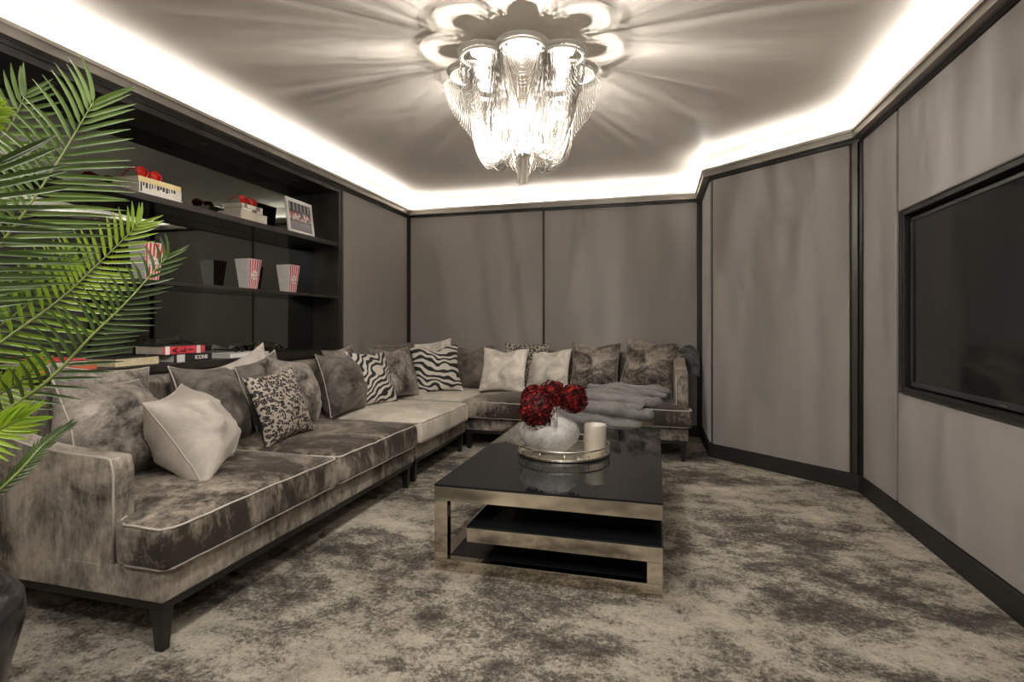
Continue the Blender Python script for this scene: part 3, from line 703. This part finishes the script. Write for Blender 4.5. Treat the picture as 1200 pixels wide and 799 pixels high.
# front row (poses measured from the photograph)
cu('cushion', 'large grey velvet cushion with pale piping leaning on the sofa arm by the palm', .57, .49, .29, (-2.38, 1.95, .475), 110, 18, -6, M_VGREY, M_PIPE, seed=1, wr=1.6)
cu('cushion', 'pale blush velvet square cushion in front, tilted on the long sofa section', .47, .46, .27, (-2.07, 2.15, .478), 116, 31, 5, M_VLITE, M_PIPE, seed=2)
cu('cushion', 'dark grey velvet cushion with pale piping between the blush and leopard cushions', .50, .50, .27, (-2.48, 2.62, .48), 98, 20, -4, M_VDARK, M_PIPE, seed=3)
cu('cushion', 'leopard print cushion with black back on the long sofa section', .45, .45, .13, (-2.20, 2.85, .48), 88, 20, 4, M_LEO, None, back_mat=M_INK, seed=4)
cu('cushion', 'light grey velvet cushion with a rounded peak behind the leopard cushion', .50, .49, .26, (-2.44, 3.27, .48), 98, 14, -8, M_VGREY, None, seed=5)
cu('cushion', 'dark ruched velvet cushion with white edge piping right of the leopard cushion', .49, .50, .28, (-2.38, 3.80, .48), 92, 18, -3, M_VDARK, M_PIPE, seed=6, wr=1.7)
cu('cushion', 'zebra print cushion nearer the palm, on the light middle seat', .51, .51, .13, (-2.36, 4.27, .48), 78, 22, -3, M_ZEB1, None, back_mat=M_INK, seed=7)
cu('cushion', 'taupe velvet cushion between the two zebra print cushions', .53, .52, .24, (-2.40, 4.72, .48), 70, 18, 0, M_VGREY, None, seed=8, chop=.12)
cu('cushion', 'zebra print cushion with a knotted corner, standing in the sofa corner', .52, .52, .13, (-2.20, 5.17, .48), 30, 18, 4, M_ZEB2, None, back_mat=M_INK, seed=9, chop=.16)
cu('cushion', 'dark taupe velvet cushion between corner zebra cushion and cream cushion', .51, .51, .17, (-1.98, 5.58, .48), -6, 16, 5, M_VDARK, M_PIPED, seed=10, chop=.14)
cu('cushion', 'cream velvet cushion with dented top, left of the two cream ones', .52, .49, .15, (-1.56, 5.38, .48), -1, 18, -1, M_VCREAM, None, seed=11, chop=.12, pinch=.10)
cu('cushion', 'cream velvet cushion behind the red flowers, right of the two cream ones', .50, .48, .15, (-1.13, 5.60, .48), -10, 18, 1, M_VCREAM, None, seed=12, chop=.12, pinch=.10)
cu('cushion', 'brown crushed velvet cushion above the fur throw, next to the cream one', .54, .54, .22, (-.63, 5.60, .485), -8, 16, 0, M_VBROWN, M_PIPED, seed=13, chop=.08)
cu('cushion', 'largest brown crushed velvet cushion, leaning at the right sofa arm', .565, .585, .23, (-.09, 5.54, .485), -14, 18, -5, M_VBROWN, M_PIPED, seed=14, chop=.05)
# rear row: only their peaks show
cu('cushion', 'pale grey velvet cushion peeking out behind the large one by the arm', .54, .50, .15, (-2.60, 2.04, .50), 95, 10, -6, M_VGREY, M_PIPE, seed=15)
cu('cushion', 'pale velvet cushion with a pointed peak behind the dark grey one', .52, .50, .14, (-2.60, 3.02, .51), 92, 9, 17, M_VLITE, M_PIPE, seed=16)
cu('cushion', 'dark velvet cushion with a pointed peak directly behind the leopard cushion', .48, .48, .13, (-2.52, 3.10, .51), 96, 14, 10, M_VDARK, M_PIPE, seed=17)
cu('cushion', 'pale velvet cushion peeking out behind the dark ruched one', .50, .50, .13, (-2.62, 4.13, .51), 92, 8, 4, M_VGREY, None, seed=18)
cu('cushion', 'taupe velvet cushion peak behind the taupe one between the zebra prints', .52, .50, .13, (-2.60, 5.10, .51), 62, 9, 2, M_VDARK, M_PIPED, seed=19)
cu('cushion', 'pale cushion peeking out behind the corner zebra print', .50, .50, .13, (-2.42, 5.58, .52), 30, 9, 8, M_VCREAM, None, seed=20)
cu('cushion', 'leopard print cushion almost hidden behind the two cream cushions', .52, .50, .10, (-1.38, 5.71, .50), 0, 7, 0, M_LEO, None, seed=21)

# ------------------------------------------------------------------ THROWS
def throw(name, label, fn, nu, nv, mat, th=.012):
    bm = B(); top = [[bm.verts.new(fn(i / nu, j / nv)) for j in range(nv + 1)] for i in range(nu + 1)]
    for i in range(nu):
        for j in range(nv): bm.faces.new((top[i][j], top[i + 1][j], top[i + 1][j + 1], top[i][j + 1]))
    o = obj(name, bm, mat, None); s = o.modifiers.new('thick', 'SOLIDIFY'); s.thickness = th; s.offset = -1
    return tag(o, label, 'throw')
def folds(s, t):
    # s: along the folds (upper left to lower right), t: across them, from the cushions to the seat front and over it
    A = Vector((-.93, 5.22)); Bq = Vector((.08, 5.10))              # back edge
    C_ = Vector((-.80, 4.70)); Dq = Vector((-.12, 4.76))            # front edge
    p = A.lerp(Bq, s).lerp(C_.lerp(Dq, s), min(1, t * 1.18))
    k = 7; ph = t * k + .35 * sin(s * 3 + 1) + .25 * noise.noise(Vector((s * 3, t * 5, 2)))
    rid = abs(sin(ph * pi)) ** .8
    z = .478 + .025 * (1 - abs(2 * s - 1)) + .080 * rid + .055 * (1 - t) + .012 * noise.noise(Vector((s * 6, t * 6, 0)))
    ed = min(s * 14, (1 - s) * 20); z = .478 + (z - .478) * min(1, ed) ** .5; p += Vector((.035 * rid * max(0, s - .8) * 5, 0))
    if t > .84: z -= (t - .84) * 1.5; p += Vector((0, -.045 * min(1, (t - .84) * 12)))
    return (p.x + .015 * sin(ph * pi), p.y + .012 * noise.noise(Vector((s * 5, t * 4, 7))), z)
def rolls(name, label, rl, mat, base_fn=None):
    bm = B(); nr = 0
    for P_, r0 in rl:
        P_ = [Vector(p) for p in P_]; nr += 1; rr = (lambda t, r0=r0, k=nr: r0 * min(1, (min(t, 1 - t) * 16 + .15)) ** .5 * (1 + .12 * noise.noise(Vector((t * 2.5, k * 2.3, 0)))))
        pts = [bez(P_, i / 44) for i in range(45)]
        pts = [p + Vector((0, .014 * sin(i * .26 + nr * 1.9), .008 * sin(i * .33 + nr))) for i, p in enumerate(pts)]
        tube(bm, pts, rr, 14)
    if base_fn:
        top = [[bm.verts.new(base_fn(i / 30, j / 30)) for j in range(31)] for i in range(31)]
        for i in range(30):
            for j in range(30): bm.faces.new((top[i][j], top[i + 1][j], top[i + 1][j + 1], top[i][j + 1]))
    for v in bm.verts: v.co += Vector((0, 0, .005 * noise.noise(v.co * 30)))
    return tag(obj(name, bm, mat, None), label, 'throw')
def bez(P, t):     # Catmull-Rom through points
    n = len(P) - 1; i = min(int(t * n), n - 1); f = t * n - i
    p = [P[max(0, min(n, i + k))] for k in (-1, 0, 1, 2)]
    return .5 * ((2 * p[1]) + (p[2] - p[0]) * f + (2 * p[0] - 5 * p[1] + 4 * p[2] - p[3]) * f * f + (-p[0] + 3 * p[1] - 3 * p[2] + p[3]) * f ** 3)
def aty(u, v, Y): return at(u, v, Y / (cos(YAW) + (u - 600) / FPX * sin(YAW)))
RL = []
for uL, vL, dL, uR, vR, dR, r_ in ((688, 454, 5.36, 776, 455, 5.36, .028), (686, 458, 5.27, 786, 459, 5.27, .029), (684, 462, 5.17, 782, 463, 5.17, .031), (681, 466, 5.05, 776, 470, 5.05, .040),
        (677, 466, 4.87, 768, 473, 4.87, .050), (668, 477, 4.785, 766, 487, 4.785, .056), (662, 490, 4.755, 750, 501, 4.755, .050), (657, 500, 4.75, 716, 509, 4.75, .046)):
    a_, c_ = aty(uL, vL, dL), aty(uR, vR, dR)
    RL.append(([a_, a_.lerp(c_, .3) + Vector((0, 0, .018)), a_.lerp(c_, .65) + Vector((0, 0, .008)), c_], r_))
rolls('fur_throw', 'silver grey faux fur throw folded over the right seat of the back sofa', RL, M_FUR, lambda s_, t_: (-.88 + .82 * s_ - (.30 * s_ * max(0, t_ - .5)), 5.25 - .46 * min(1, t_ / .6) - .03 * (t_ > .6), .512 if t_ < .6 else .50 - .36 * (t_ - .6)))
RL = []
for k, (u0, v0, dd) in enumerate(((798, 412, 5.62), (797, 417, 5.50), (797, 423, 5.38))):
    a_ = at(u0, v0, dd); RL.append(([a_ + Vector((-.05, 0, -.05)), a_, a_ + Vector((.07, 0, .035)), a_ + Vector((.135, 0, -.01)), a_ + Vector((.150, 0, -.10)), a_ + Vector((.155, 0, -.19 + .02 * k))], .036))
rolls('fur_throw', 'dark grey faux fur throw hanging over the rear of the right sofa arm', RL, M_FURD)

# ------------------------------------------------------------------ BOOKS AND SHELF ITEMS
def book(label, x1, y0, depth, length, z0, th, cover, pages, group, rot=0, spine='x', spine_mat=None, txt=None):
    """x1 = front edge (x), y0 = near end, spine faces the room (+X) when spine == 'x'"""
    t = thing('book', label, 'book', (x1 - depth / 2, y0 + length / 2, z0), group, (0, 0, R(rot)))
    hx, hy = depth / 2, length / 2; c = .003
    bm = B(); box(bm, -hx, hx, -hy, hy, 0, c); box(bm, -hx, hx, -hy, hy, th - c, th)
    obj('cover', bm, cover, t, False, .0008)
    sg = 1 if spine == 'x' else -1
    bm = B(); xa, xb = sorted((sg * hx, sg * (hx - c))); box(bm, xa, xb, -hy, hy, c, th - c); so = obj('spine', bm, spine_mat or cover, t, False, .0008)
    bm = B(); xa, xb = sorted((-sg * (hx - .004), sg * (hx - c - .0005))); box(bm, xa, xb, -hy + .004, hy - .004, c + .0002, th - c - .0002); obj('pages', bm, pages, t, False)
    if txt and sg > 0:
        for s, size, mat, yy, rz in txt:
            if s is None:     # a band of another colour
                bm = B(); box(bm, hx, hx + .0008, yy - size / 2, yy + size / 2, .001 + th * rz, th - .001); obj('spine_band', bm, mat, so, False)
            else: text('spine_lettering', s, size, mat, so, (hx + .0012, yy, th / 2), (R(90), 0, R(90)) if rz == 0 else (R(90), R(rz), R(90)))
    return t
GU = 'books on the upper shelf'; GB = 'books on the sideboard'; z = 1.985
book('white book with thin grey spine at the bottom of the upper-shelf stack by the palm', -2.99, 2.50, .235, .305, z, .017, M_CREAM, M_PAGE, GU)
book('thick book with black lettering on its grey-white spine in the upper-shelf stack by the palm', -2.992, 2.505, .22, .295, z + .0175, .060, M_CREAM, M_PAGE, GU, txt=[(None, .010, M_INK, -.135, 0)] + [(None, random.uniform(.005, .017), M_INK, -.118 + .0195 * q_ + random.uniform(-.003, .003), random.choice((.42, .5, .62))) for q_ in range(12)])
book('book with yellow spine on top of the stack by the palm, under red glasses', -2.995, 2.50, .21, .30, z + .078, .033, M_YEL, M_PAGE, GU)
book('thick white book at the bottom of the stack beside the photo frame', -2.99, 3.315, .21, .285, z, .075, M_WHITE, M_PAGE, GU, spine='-x')
book('brown and cream book in the middle of the stack beside the photo frame', -2.995, 3.33, .17, .22, z + .0755, .024, M_BROWNC, M_PAGE, GU, spine_mat=M_CREAM, txt=[(None, .05, M_BROWNC, .02, 0)])
book('cream book with dark spine bands on top of the stack beside the photo frame', -2.995, 3.33, .17, .22, z + .100, .028, M_CREAM, M_PAGE, GU, txt=[(None, .03, M_BROWNC, -.07, 0), (None, .04, M_BROWNC, .06, 0)])
z = .955
book('large book lying with cream page edges outward, low on the sideboard', -2.95, 2.30, .22, .31, z, .052, M_INK, M_PAGEY, GB, spine='-x', rot=6)
book('dark book with white lettered spine under the red book', -2.965, 2.72, .24, .30, z, .050, M_INK, M_WHITE, GB, txt=[(None, .06, M_WHITE, -.10, 0), ('ICONS', .034, M_WHITE, .06, 0)])
book('thick book with bright red spine on top, on the sideboard', -2.965, 2.66, .25, .30, z + .0525, .054, M_INK, M_PAGE, GB, spine_mat=M_REDB, rot=-3,
     txt=[(None, .030, M_WHITE, -.125, 0), (None, .030, M_WHITE, .100, 0), ('A', .054, M_INK, -.072, -90), ('L', .054, M_INK, -.014, -90), ('I', .054, M_INK, .040, -90)])
book('thin white book lying between the red book and the corner of the sideboard', -2.97, 3.19, .22, .40, z, .032, M_WHITE, M_WHITE, GB)
book('red-orange magazine at the bottom of the pile behind the palm', -2.96, 1.93, .22, .30, z, .024, M_ORANGE, M_PAGE, GB, rot=4)
book('white paged book second in the pile behind the palm', -2.965, 1.90, .21, .29, z + .0245, .028, M_GREENC, M_PAGE, GB, spine='-x')
book('red topped magazine on the pile behind the palm', -2.97, 1.90, .20, .28, z + .053, .014, M_REDB, M_PAGE, GB, rot=-4)
def glasses(label, x, y, z, rot, grp):
    t = thing('glasses', label, 'glasses', (x, y, z), grp, (0, 0, R(rot)))
    for s in (-1, 1):
        c = Vector((0, s * .052, .032)); n_ = 28
        bm = B(); tube(bm, [c + Vector((.004 * cos(2 * a), .042 * cos(a), .030 * sin(a))) for a in [2 * pi * i / n_ for i in range(n_)]], .005, 8, True); obj('rim', bm, M_REDGL, t)
        bm = B(); lathe(bm, [(.001, -.002), (.036, -.001), (.036, .001), (.001, .002)], 24)
        bmesh.ops.transform(bm, matrix=Matrix.Translation(c) @ Matrix.Rotation(R(90), 4, 'Y') @ Matrix.Diagonal((.76, 1.1, 1, 1)), verts=bm.verts); obj('lens', bm, M_REDGL, t)
        bm = B(); tube(bm, [(0, s * .094, .045), (-.03, s * .098, .046), (-.10, s * .07, .03), (-.135, s * .05, .012)], .0035, 6); obj('temple', bm, M_REDGL, t)
    bm = B(); tube(bm, [(0, -.012, .040), (.003, 0, .045), (0, .012, .040)], .005, 8); obj('bridge', bm, M_REDGL, t)
glasses('red plastic glasses on the yellow-spined book by the palm', -3.03, 2.60, 1.985 + .112, 8, 'red glasses on the books')
glasses('red plastic glasses on the book stack beside the photo frame', -3.02, 3.42, 1.985 + .129, 5, 'red glasses on the books')
# popcorn boxes
M_BADGE = M_WHITE
def popcorn(label, xc, y0, zb):
    """open striped carton; xc, y0 = front near bottom corner"""
    hb, ht, h = .044, .067, .235
    t = thing('popcorn_box', label, 'popcorn box', (xc - hb, y0 + hb, zb), 'striped popcorn boxes')
    def sd(a):
        M = Matrix.Rotation(a, 4, 'Z'); bm = B()
        q = [bm.verts.new(M @ Vector(p)) for p in ((hb, -hb, 0), (hb, hb, 0), (ht, ht, h), (ht, -ht, h))]; bm.faces.new(q)
        q2 = [bm.verts.new(M @ Vector(p)) for p in ((hb - .002, -hb + .002, 0), (hb - .002, hb - .002, 0), (ht - .002, ht - .002, h), (ht - .002, -ht + .002, h))]; bm.faces.new(q2[::-1])
        for i in range(4): bm.faces.new((q[i], q2[i], q2[(i + 1) % 4], q[(i + 1) % 4]))
        o = obj('side', bm, M_WHITE, t, False)
        bm = B(); ns = 5
        if abs(sin(a)) < .5:
            for i in range(ns):
                f0, f1 = (i + .18) / ns * 2 - 1, (i + .72) / ns * 2 - 1; e_ = .0008
                v_ = [bm.verts.new(M @ Vector(p)) for p in ((hb + e_, hb * f0, 0.003), (hb + e_, hb * f1, 0.003), (ht + e_, ht * f1, h - .004), (ht + e_, ht * f0, h - .004))]; bm.faces.new(v_)
            obj('red_stripes', bm, M_RED, o, False)
        return o
    sides = [sd(k * pi / 2) for k in range(4)]
    bm = B(); lathe(bm, [(hb, .001), (hb, .003)], 4); bmesh.ops.rotate(bm, matrix=Matrix.Rotation(pi / 4, 3, 'Z'), verts=bm.verts); obj('bottom', bm, M_WHITE, t, False)
    tilt = math.atan2(ht - hb, h)
    # oval badge on the front side
    bm = B(); lathe(bm, [(1, 0), (1, .001)], 24); Mx = Matrix.Translation(((hb + ht) / 2 + .0022, 0, h * .47)) @ Matrix.Rotation(R(90) + tilt, 4, 'Y') @ Matrix.Diagonal((.036, .031, 1, 1))
    bmesh.ops.transform(bm, matrix=Mx, verts=bm.verts); bo = obj('badge', bm, M_WHITE, sides[0], False)
    for s_, zz in (('POP', h * .53), ('CORN', h * .42)):
        text('badge_lettering', s_, .021, M_RED, sides[0], (hb + (ht - hb) * zz / h + .0042, 0, zz), (R(90) - tilt, 0, R(90)), .0003)
popcorn('red and white striped popcorn box nearer the middle of the lower shelf', -3.02, 3.43, 1.4705)
popcorn('red and white striped popcorn box nearest the right end of the lower shelf', -3.00, 3.87, 1.4705)
popcorn('red and white striped popcorn box half hidden by the palm fronds', -3.01, 2.56, 1.4705)
# photo frame
pf = thing('photo_frame', 'white photo frame with a colour group photograph on the upper shelf', 'picture frame', (-3.00, 4.04, 1.9855), None, (0, R(-7), R(2)))
fw, fh, fb = .185, .305, .030
bm = B()
for y0, y1, z0, z1 in ((-fw, fw, 0, fb), (-fw, fw, fh - fb, fh), (-fw, -fw + fb, fb, fh - fb), (fw - fb, fw, fb, fh - fb)): box(bm, -.008, .008, y0, y1, z0, z1)
obj('frame', bm, M_WHITE, pf, False, .002)
bm = B(); box(bm, -.009, .001, -fw + fb - .002, fw - fb + .002, fb - .002, fh - fb + .002)
m, N, L, b = newmat('group_photograph'); tc = N.new('ShaderNodeTexCoord'); sx = N.new('ShaderNodeSeparateXYZ'); L.new(tc.outputs['Generated'], sx.inputs[0])
bandc = ramp(N, L, sx.outputs['Z'], [(0, (.10, .075, .085)), (.30, (.16, .13, .14)), (.36, (.05, .03, .035)), (.62, (.08, .03, .03)), (.70, (.03, .02, .02)), (1, (.07, .06, .06))])
mp = N.new('ShaderNodeMapping'); mp.inputs['Scale'].default_value = (0, 17, 9); L.new(tc.outputs['Generated'], mp.inputs['Vector'])
vo = N.new('ShaderNodeTexVoronoi'); vo.inputs['Scale'].default_value = 1; L.new(mp.outputs[0], vo.inputs['Vector'])
ppl = ramp(N, L, vo.outputs['Color'], [(.2, (.04, .02, .02)), (.45, (.38, .06, .06)), (.6, (.42, .30, .25)), (.8, (.62, .55, .52))])
msk = ramp(N, L, sx.outputs['Z'], [(.36, (0, 0, 0)), (.40, (1, 1, 1)), (.62, (1, 1, 1)), (.66, (0, 0, 0))])
mx = N.new('ShaderNodeMix'); mx.data_type = 'RGBA'; L.new(msk, mx.inputs[0]); L.new(bandc, mx.inputs[6]); L.new(ppl, mx.inputs[7])
wv = N.new('ShaderNodeTexWave'); wv.bands_direction = 'Y'; wv.inputs['Scale'].default_value = 1.9; wv.inputs['Distortion'].default_value = .5; L.new(tc.outputs['Generated'], wv.inputs['Vector'])
col2 = ramp(N, L, wv.outputs['Fac'], [(.7, (.04, .03, .03)), (.85, (.30, .28, .28))]); msk2 = ramp(N, L, sx.outputs['Z'], [(.68, (0, 0, 0)), (.74, (1, 1, 1))])
mx2 = N.new('ShaderNodeMix'); mx2.data_type = 'RGBA'; L.new(msk2, mx2.inputs[0]); L.new(mx.outputs[2], mx2.inputs[6]); L.new(col2, mx2.inputs[7])
L.new(mx2.outputs[2], b.inputs['Base Color']); b.inputs['Roughness'].default_value = .25
obj('photograph', bm, m, pf, False)
bm = B(); box(bm, -.016, -.0095, -fw + .01, fw - .01, .01, fh - .01); obj('backing', bm, M_INK, pf, False)
bm = B()
a = [bm.verts.new(p) for p in ((-.017, -.03, .22), (-.017, .03, .22), (-.100, .035, .012), (-.100, -.035, .012))]; c = [bm.verts.new(Vector(v_.co) + Vector((-.003, 0, 0))) for v_ in a]
bm.faces.new(a); bm.faces.new(c[::-1])
for i in range(4): bm.faces.new((a[i], c[i], c[(i + 1) % 4], a[(i + 1) % 4]))
bmesh.ops.recalc_face_normals(bm, faces=bm.faces); obj('easel_leg', bm, M_INK, pf, False)
# ornaments on the sideboard: black folded spectacles-like shades and a spiky glass ornament
def shards(label, x, y, z, n, r, mat, cat, seed):
    rnd = random.Random(seed); t = thing('glass_ornament', label, cat, (x, y, z))
    for k in range(n):
        a = 2 * pi * k / n + rnd.uniform(-.2, .2); ln_ = r * rnd.uniform(.75, 1.1); up_ = r * rnd.uniform(.5, .95)
        dv = Vector((cos(a), sin(a), 0)); sd_ = Vector((-sin(a), cos(a), 0))
        bm = B(); b0 = bm.verts.new(dv * .006 + sd_ * .010); b1 = bm.verts.new(dv * .006 - sd_ * .010); b2 = bm.verts.new(dv * -.004 + Vector((0, 0, .012)))
        m0 = bm.verts.new(dv * ln_ * .6 + sd_ * .022 + Vector((0, 0, up_ * .7))); m1 = bm.verts.new(dv * ln_ * .6 - sd_ * .022 + Vector((0, 0, up_ * .7))); tp = bm.verts.new(dv * ln_ + Vector((0, 0, up_)))
        mt = bm.verts.new(dv * ln_ * .55 + Vector((0, 0, up_ * .82)))
        for f_ in ((b0, b1, m1, m0), (b0, m0, mt, b2), (b1, b2, mt, m1), (m0, m1, tp), (m0, tp, mt), (m1, mt, tp)): bm.faces.new(f_)
        obj('petal', bm, mat, t, False)
M_OLIVE = plain('olive_glass', (.07, .075, .035), .1, 0, .5, 20); M_OLIVE.node_tree.nodes['Principled BSDF'].inputs['Transmission Weight'].default_value = .3
shards('dark olive glass flower ornament on the sideboard at the foot of the mirror', -3.09, 3.76, .955, 8, .085, M_OLIVE, 'ornament', 3)
t = thing('sunglasses', 'folded black sunglasses on the white book on the sideboard', 'sunglasses', (-3.03, 3.34, .988))
for s in (-1, 1):
    bm = B(); lathe(bm, [(.001, -.002), (.026, -.002), (.027, .002), (.001, .003)], 20); bmesh.ops.transform(bm, matrix=Matrix.Translation((0, s * .034, .024)) @ Matrix.Rotation(R(75), 4, 'Y') @ Matrix.Diagonal((.8, 1.1, 1, 1)), verts=bm.verts); obj('lens', bm, M_BGLASS, t)
    bm = B(); tube(bm, [(0, s * .062, .034), (-.02, s * .058, .03), (-.035, -s * .05, .012)], .0028, 6); obj('temple', bm, M_INK, t)
bm = B(); tube(bm, [(0, -.010, .032), (.002, 0, .036), (0, .010, .032)], .0028, 6); obj('bridge', bm, M_INK, t)

# ------------------------------------------------------------------ PALM
PX, PY = -1.712, .78
pm = thing('potted_palm', 'tall green palm with feathery fronds in a black planter at the left', 'plant', (PX, PY, 0))
bm = B(); lathe(bm, [(.13, .002), (.15, .01), (.19, .17), (.23, .32), (.258, .43), (.266, .475), (.262, .515), (.238, .545), (.205, .552), (.200, .53)], 48)
obj('planter', bm, M_POT, pm)
bm = B(); lathe(bm, [(.199, .51), (.199, .52), (.10, .535), (.02, .54)], 32); obj('soil', bm, M_SOIL, pm)
ORG = Vector((PX, PY, 0))
def bez(P, t):     # Catmull-Rom through points
    n = len(P) - 1; i = min(int(t * n), n - 1); f = t * n - i
    p = [P[max(0, min(n, i + k))] for k in (-1, 0, 1, 2)]
    return .5 * ((2 * p[1]) + (p[2] - p[0]) * f + (2 * p[0] - 5 * p[1] + 4 * p[2] - p[3]) * f * f + (-p[0] + 3 * p[1] - 3 * p[2] + p[3]) * f ** 3)
LEAVES = [0]
def leaflet(bm, base_, dirv, nrm_, ln_, wd, droop, curl):
    seg = 7; side = dirv.cross(nrm_).normalized(); p = base_.copy(); dv = dirv.copy(); rows = []
    for i in range(seg + 1):
        t = i / seg; wv_ = wd * (min(1, t / .12) ** .6 if t < .12 else 1) * (1 - max(0, (t - .55) / .45) ** 1.7); wv_ = max(wv_, .0006)
        up_ = side.cross(dv).normalized()
        rows.append([bm.verts.new(p - side * wv_ + up_ * wv_ * .6), bm.verts.new(p), bm.verts.new(p + side * wv_ + up_ * wv_ * .6)])
        dv = (dv + Vector((0, 0, -droop / seg)) + side * (curl / seg)).normalized(); p = p + dv * (ln_ / seg)
    for a, c in zip(rows, rows[1:]):
        bm.faces.new((a[0], a[1], c[1], c[0])); bm.faces.new((a[1], a[2], c[2], c[1]))
def frond(pts, mat, n, ln_, view=None, spread=52, t0=.15, wd=.0085, droop=.12, parts=True, up=None, lift=.0, short=.45, asym=1.0, curlL=.25, curlR=.1, seed=0):
    """pts: world points along the rachis from the crown outwards"""
    rnd = random.Random(seed + 11); pts = [Vector(p) - ORG for p in pts]
    bm = B(); tube(bm, [bez(pts, i / 30) for i in range(31)], lambda t: .0065 * (1 - .8 * t), 6); fo = obj('frond', bm, M_RACH, pm)
    big = None if parts else B()
    for i in range(n):
        t = t0 + (1 - t0) * (i / (n - 1)) ** .95; t = min(.999, t); p = bez(pts, t); tg = (bez(pts, min(1, t + .01)) - bez(pts, max(0, t - .01))).normalized()
        vw = (Vector((0, 0, EYE)) - (p + ORG)).normalized() if up is None else Vector(up).normalized()
        sdv = tg.cross(vw).normalized()                                    # frond plane holds tangent and this side vector
        env = (short + (1 - short) * min(1, (1 - t) / .45)) * min(1, .55 + (t - t0) * 2.2)
        for s in (-1, 1):
            sp = spread * (1 - .55 * max(0, (t - .75) / .25)) + rnd.uniform(-4, 4)
            dv = (tg * cos(R(sp)) + sdv * s * sin(R(sp)) + vw * (lift + rnd.uniform(-.08, .08))).normalized()
            L_ = ln_ * env * rnd.uniform(.93, 1.05) * (asym if s > 0 else 1)
            b2 = B() if parts else big
            leaflet(b2, p, dv, vw, L_, wd * (.75 + .25 * env), droop * rnd.uniform(.7, 1.3), curlL if s < 0 else -curlR)
            if parts: obj('leaflet', b2, mat, fo); LEAVES[0] += 1
    if not parts: obj('leaflets', big, mat, fo, True, kind='stuff')
CR = Vector((PX, PY, .66))
def Q(u, v, t): return at(u, v, t)
# A: tall frond, tip at the upper right
frond([CR, Q(-95, 480, 1.22), Q(-48, 350, 1.24), Q(20, 261, 1.27), Q(66, 192, 1.31), Q(109, 120, 1.36)], M_LEAFA, 30, .225, spread=52, t0=.34, wd=.0056, droop=.16, curlL=-.42, curlR=.0, short=.50, seed=1)
# B: bright frond reaching right at mid height
frond([CR, Q(-100, 500, 1.30), Q(-30, 425, 1.42), Q(66, 354, 1.55), Q(112, 312, 1.62), Q(163, 262, 1.70)], M_LEAFB, 28, .185, spread=56, t0=.36, wd=.0052, droop=.04, short=.42, curlL=-.15, curlR=.05, seed=2)
# C: darker frond in front, arching
frond([CR, Q(-90, 560, 1.15), Q(-20, 500, 1.15), Q(55, 447, 1.18), Q(108, 393, 1.22), Q(150, 352, 1.26), Q(196, 300, 1.32)], M_LEAFC, 27, .115, spread=50, t0=.38, wd=.0040, droop=.08, short=.5, curlL=-.55, curlR=.05, seed=3)
# D: dark frond crossing at left middle, leaflets pointing right
frond([CR, Q(-130, 520, 1.08), Q(-110, 400, 1.05), Q(-70, 310, 1.04), Q(-30, 240, 1.04), Q(-5, 190, 1.05)], M_LEAFC, 20, .22, spread=64, t0=.30, wd=.0056, droop=.12, parts=True, short=.5, seed=4)
# E: bright frond low left
frond([CR, Q(-140, 560, 1.0), Q(-120, 520, .98), Q(-70, 515, .97), Q(-20, 510, .97), Q(22, 492, .97)], M_LEAFB, 24, .10, spread=40, t0=.30, wd=.0042, droop=.0, parts=False, short=.6, seed=5)
# F: thin dark frond on the arm
frond([CR, Q(-80, 640, 1.10), Q(-30, 600, 1.12), Q(20, 555, 1.16), Q(50, 522, 1.20), Q(78, 500, 1.24)], M_LEAFC, 24, .034, spread=38, t0=.40, wd=.0028, droop=.02, parts=False, short=.7, seed=6)
# G: further fronds behind, filling the left edge
frond([CR, Q(-130, 430, 1.5), Q(-80, 290, 1.52), Q(-30, 200, 1.55), Q(10, 150, 1.58), Q(30, 110, 1.6)], M_LEAFA, 20, .20, spread=58, t0=.25, wd=.0065, droop=.10, parts=False, seed=7)
frond([CR, Q(-110, 520, 1.45), Q(-60, 430, 1.5), Q(-10, 390, 1.52), Q(40, 350, 1.55), Q(80, 310, 1.58)], M_LEAFA, 24, .16, spread=55, t0=.25, wd=.0055, droop=.10, parts=False, seed=8)
frond([CR, Q(-120, 300, 1.1), Q(-90, 210, 1.1), Q(-60, 160, 1.1), Q(-35, 140, 1.1), Q(-8, 128, 1.1)], M_LEAFB, 18, .09, spread=42, t0=.3, wd=.005, droop=.05, parts=False, seed=9)
frond([CR, Q(-130, 560, 1.4), Q(-70, 490, 1.42), Q(-20, 470, 1.4), Q(20, 450, 1.38), Q(45, 425, 1.36)], M_LEAFB, 20, .10, spread=45, t0=.3, wd=.0045, droop=.05, parts=False, seed=10)
# stalk cluster
for k in range(6):
    a = k * 1.05; bm = B(); tube(bm, [(.04 * cos(a), .04 * sin(a), .53), (.03 * cos(a), .03 * sin(a), .63), (.008 * cos(a), .008 * sin(a), .74)], .009, 8); obj('stalk', bm, M_RACH, pm)
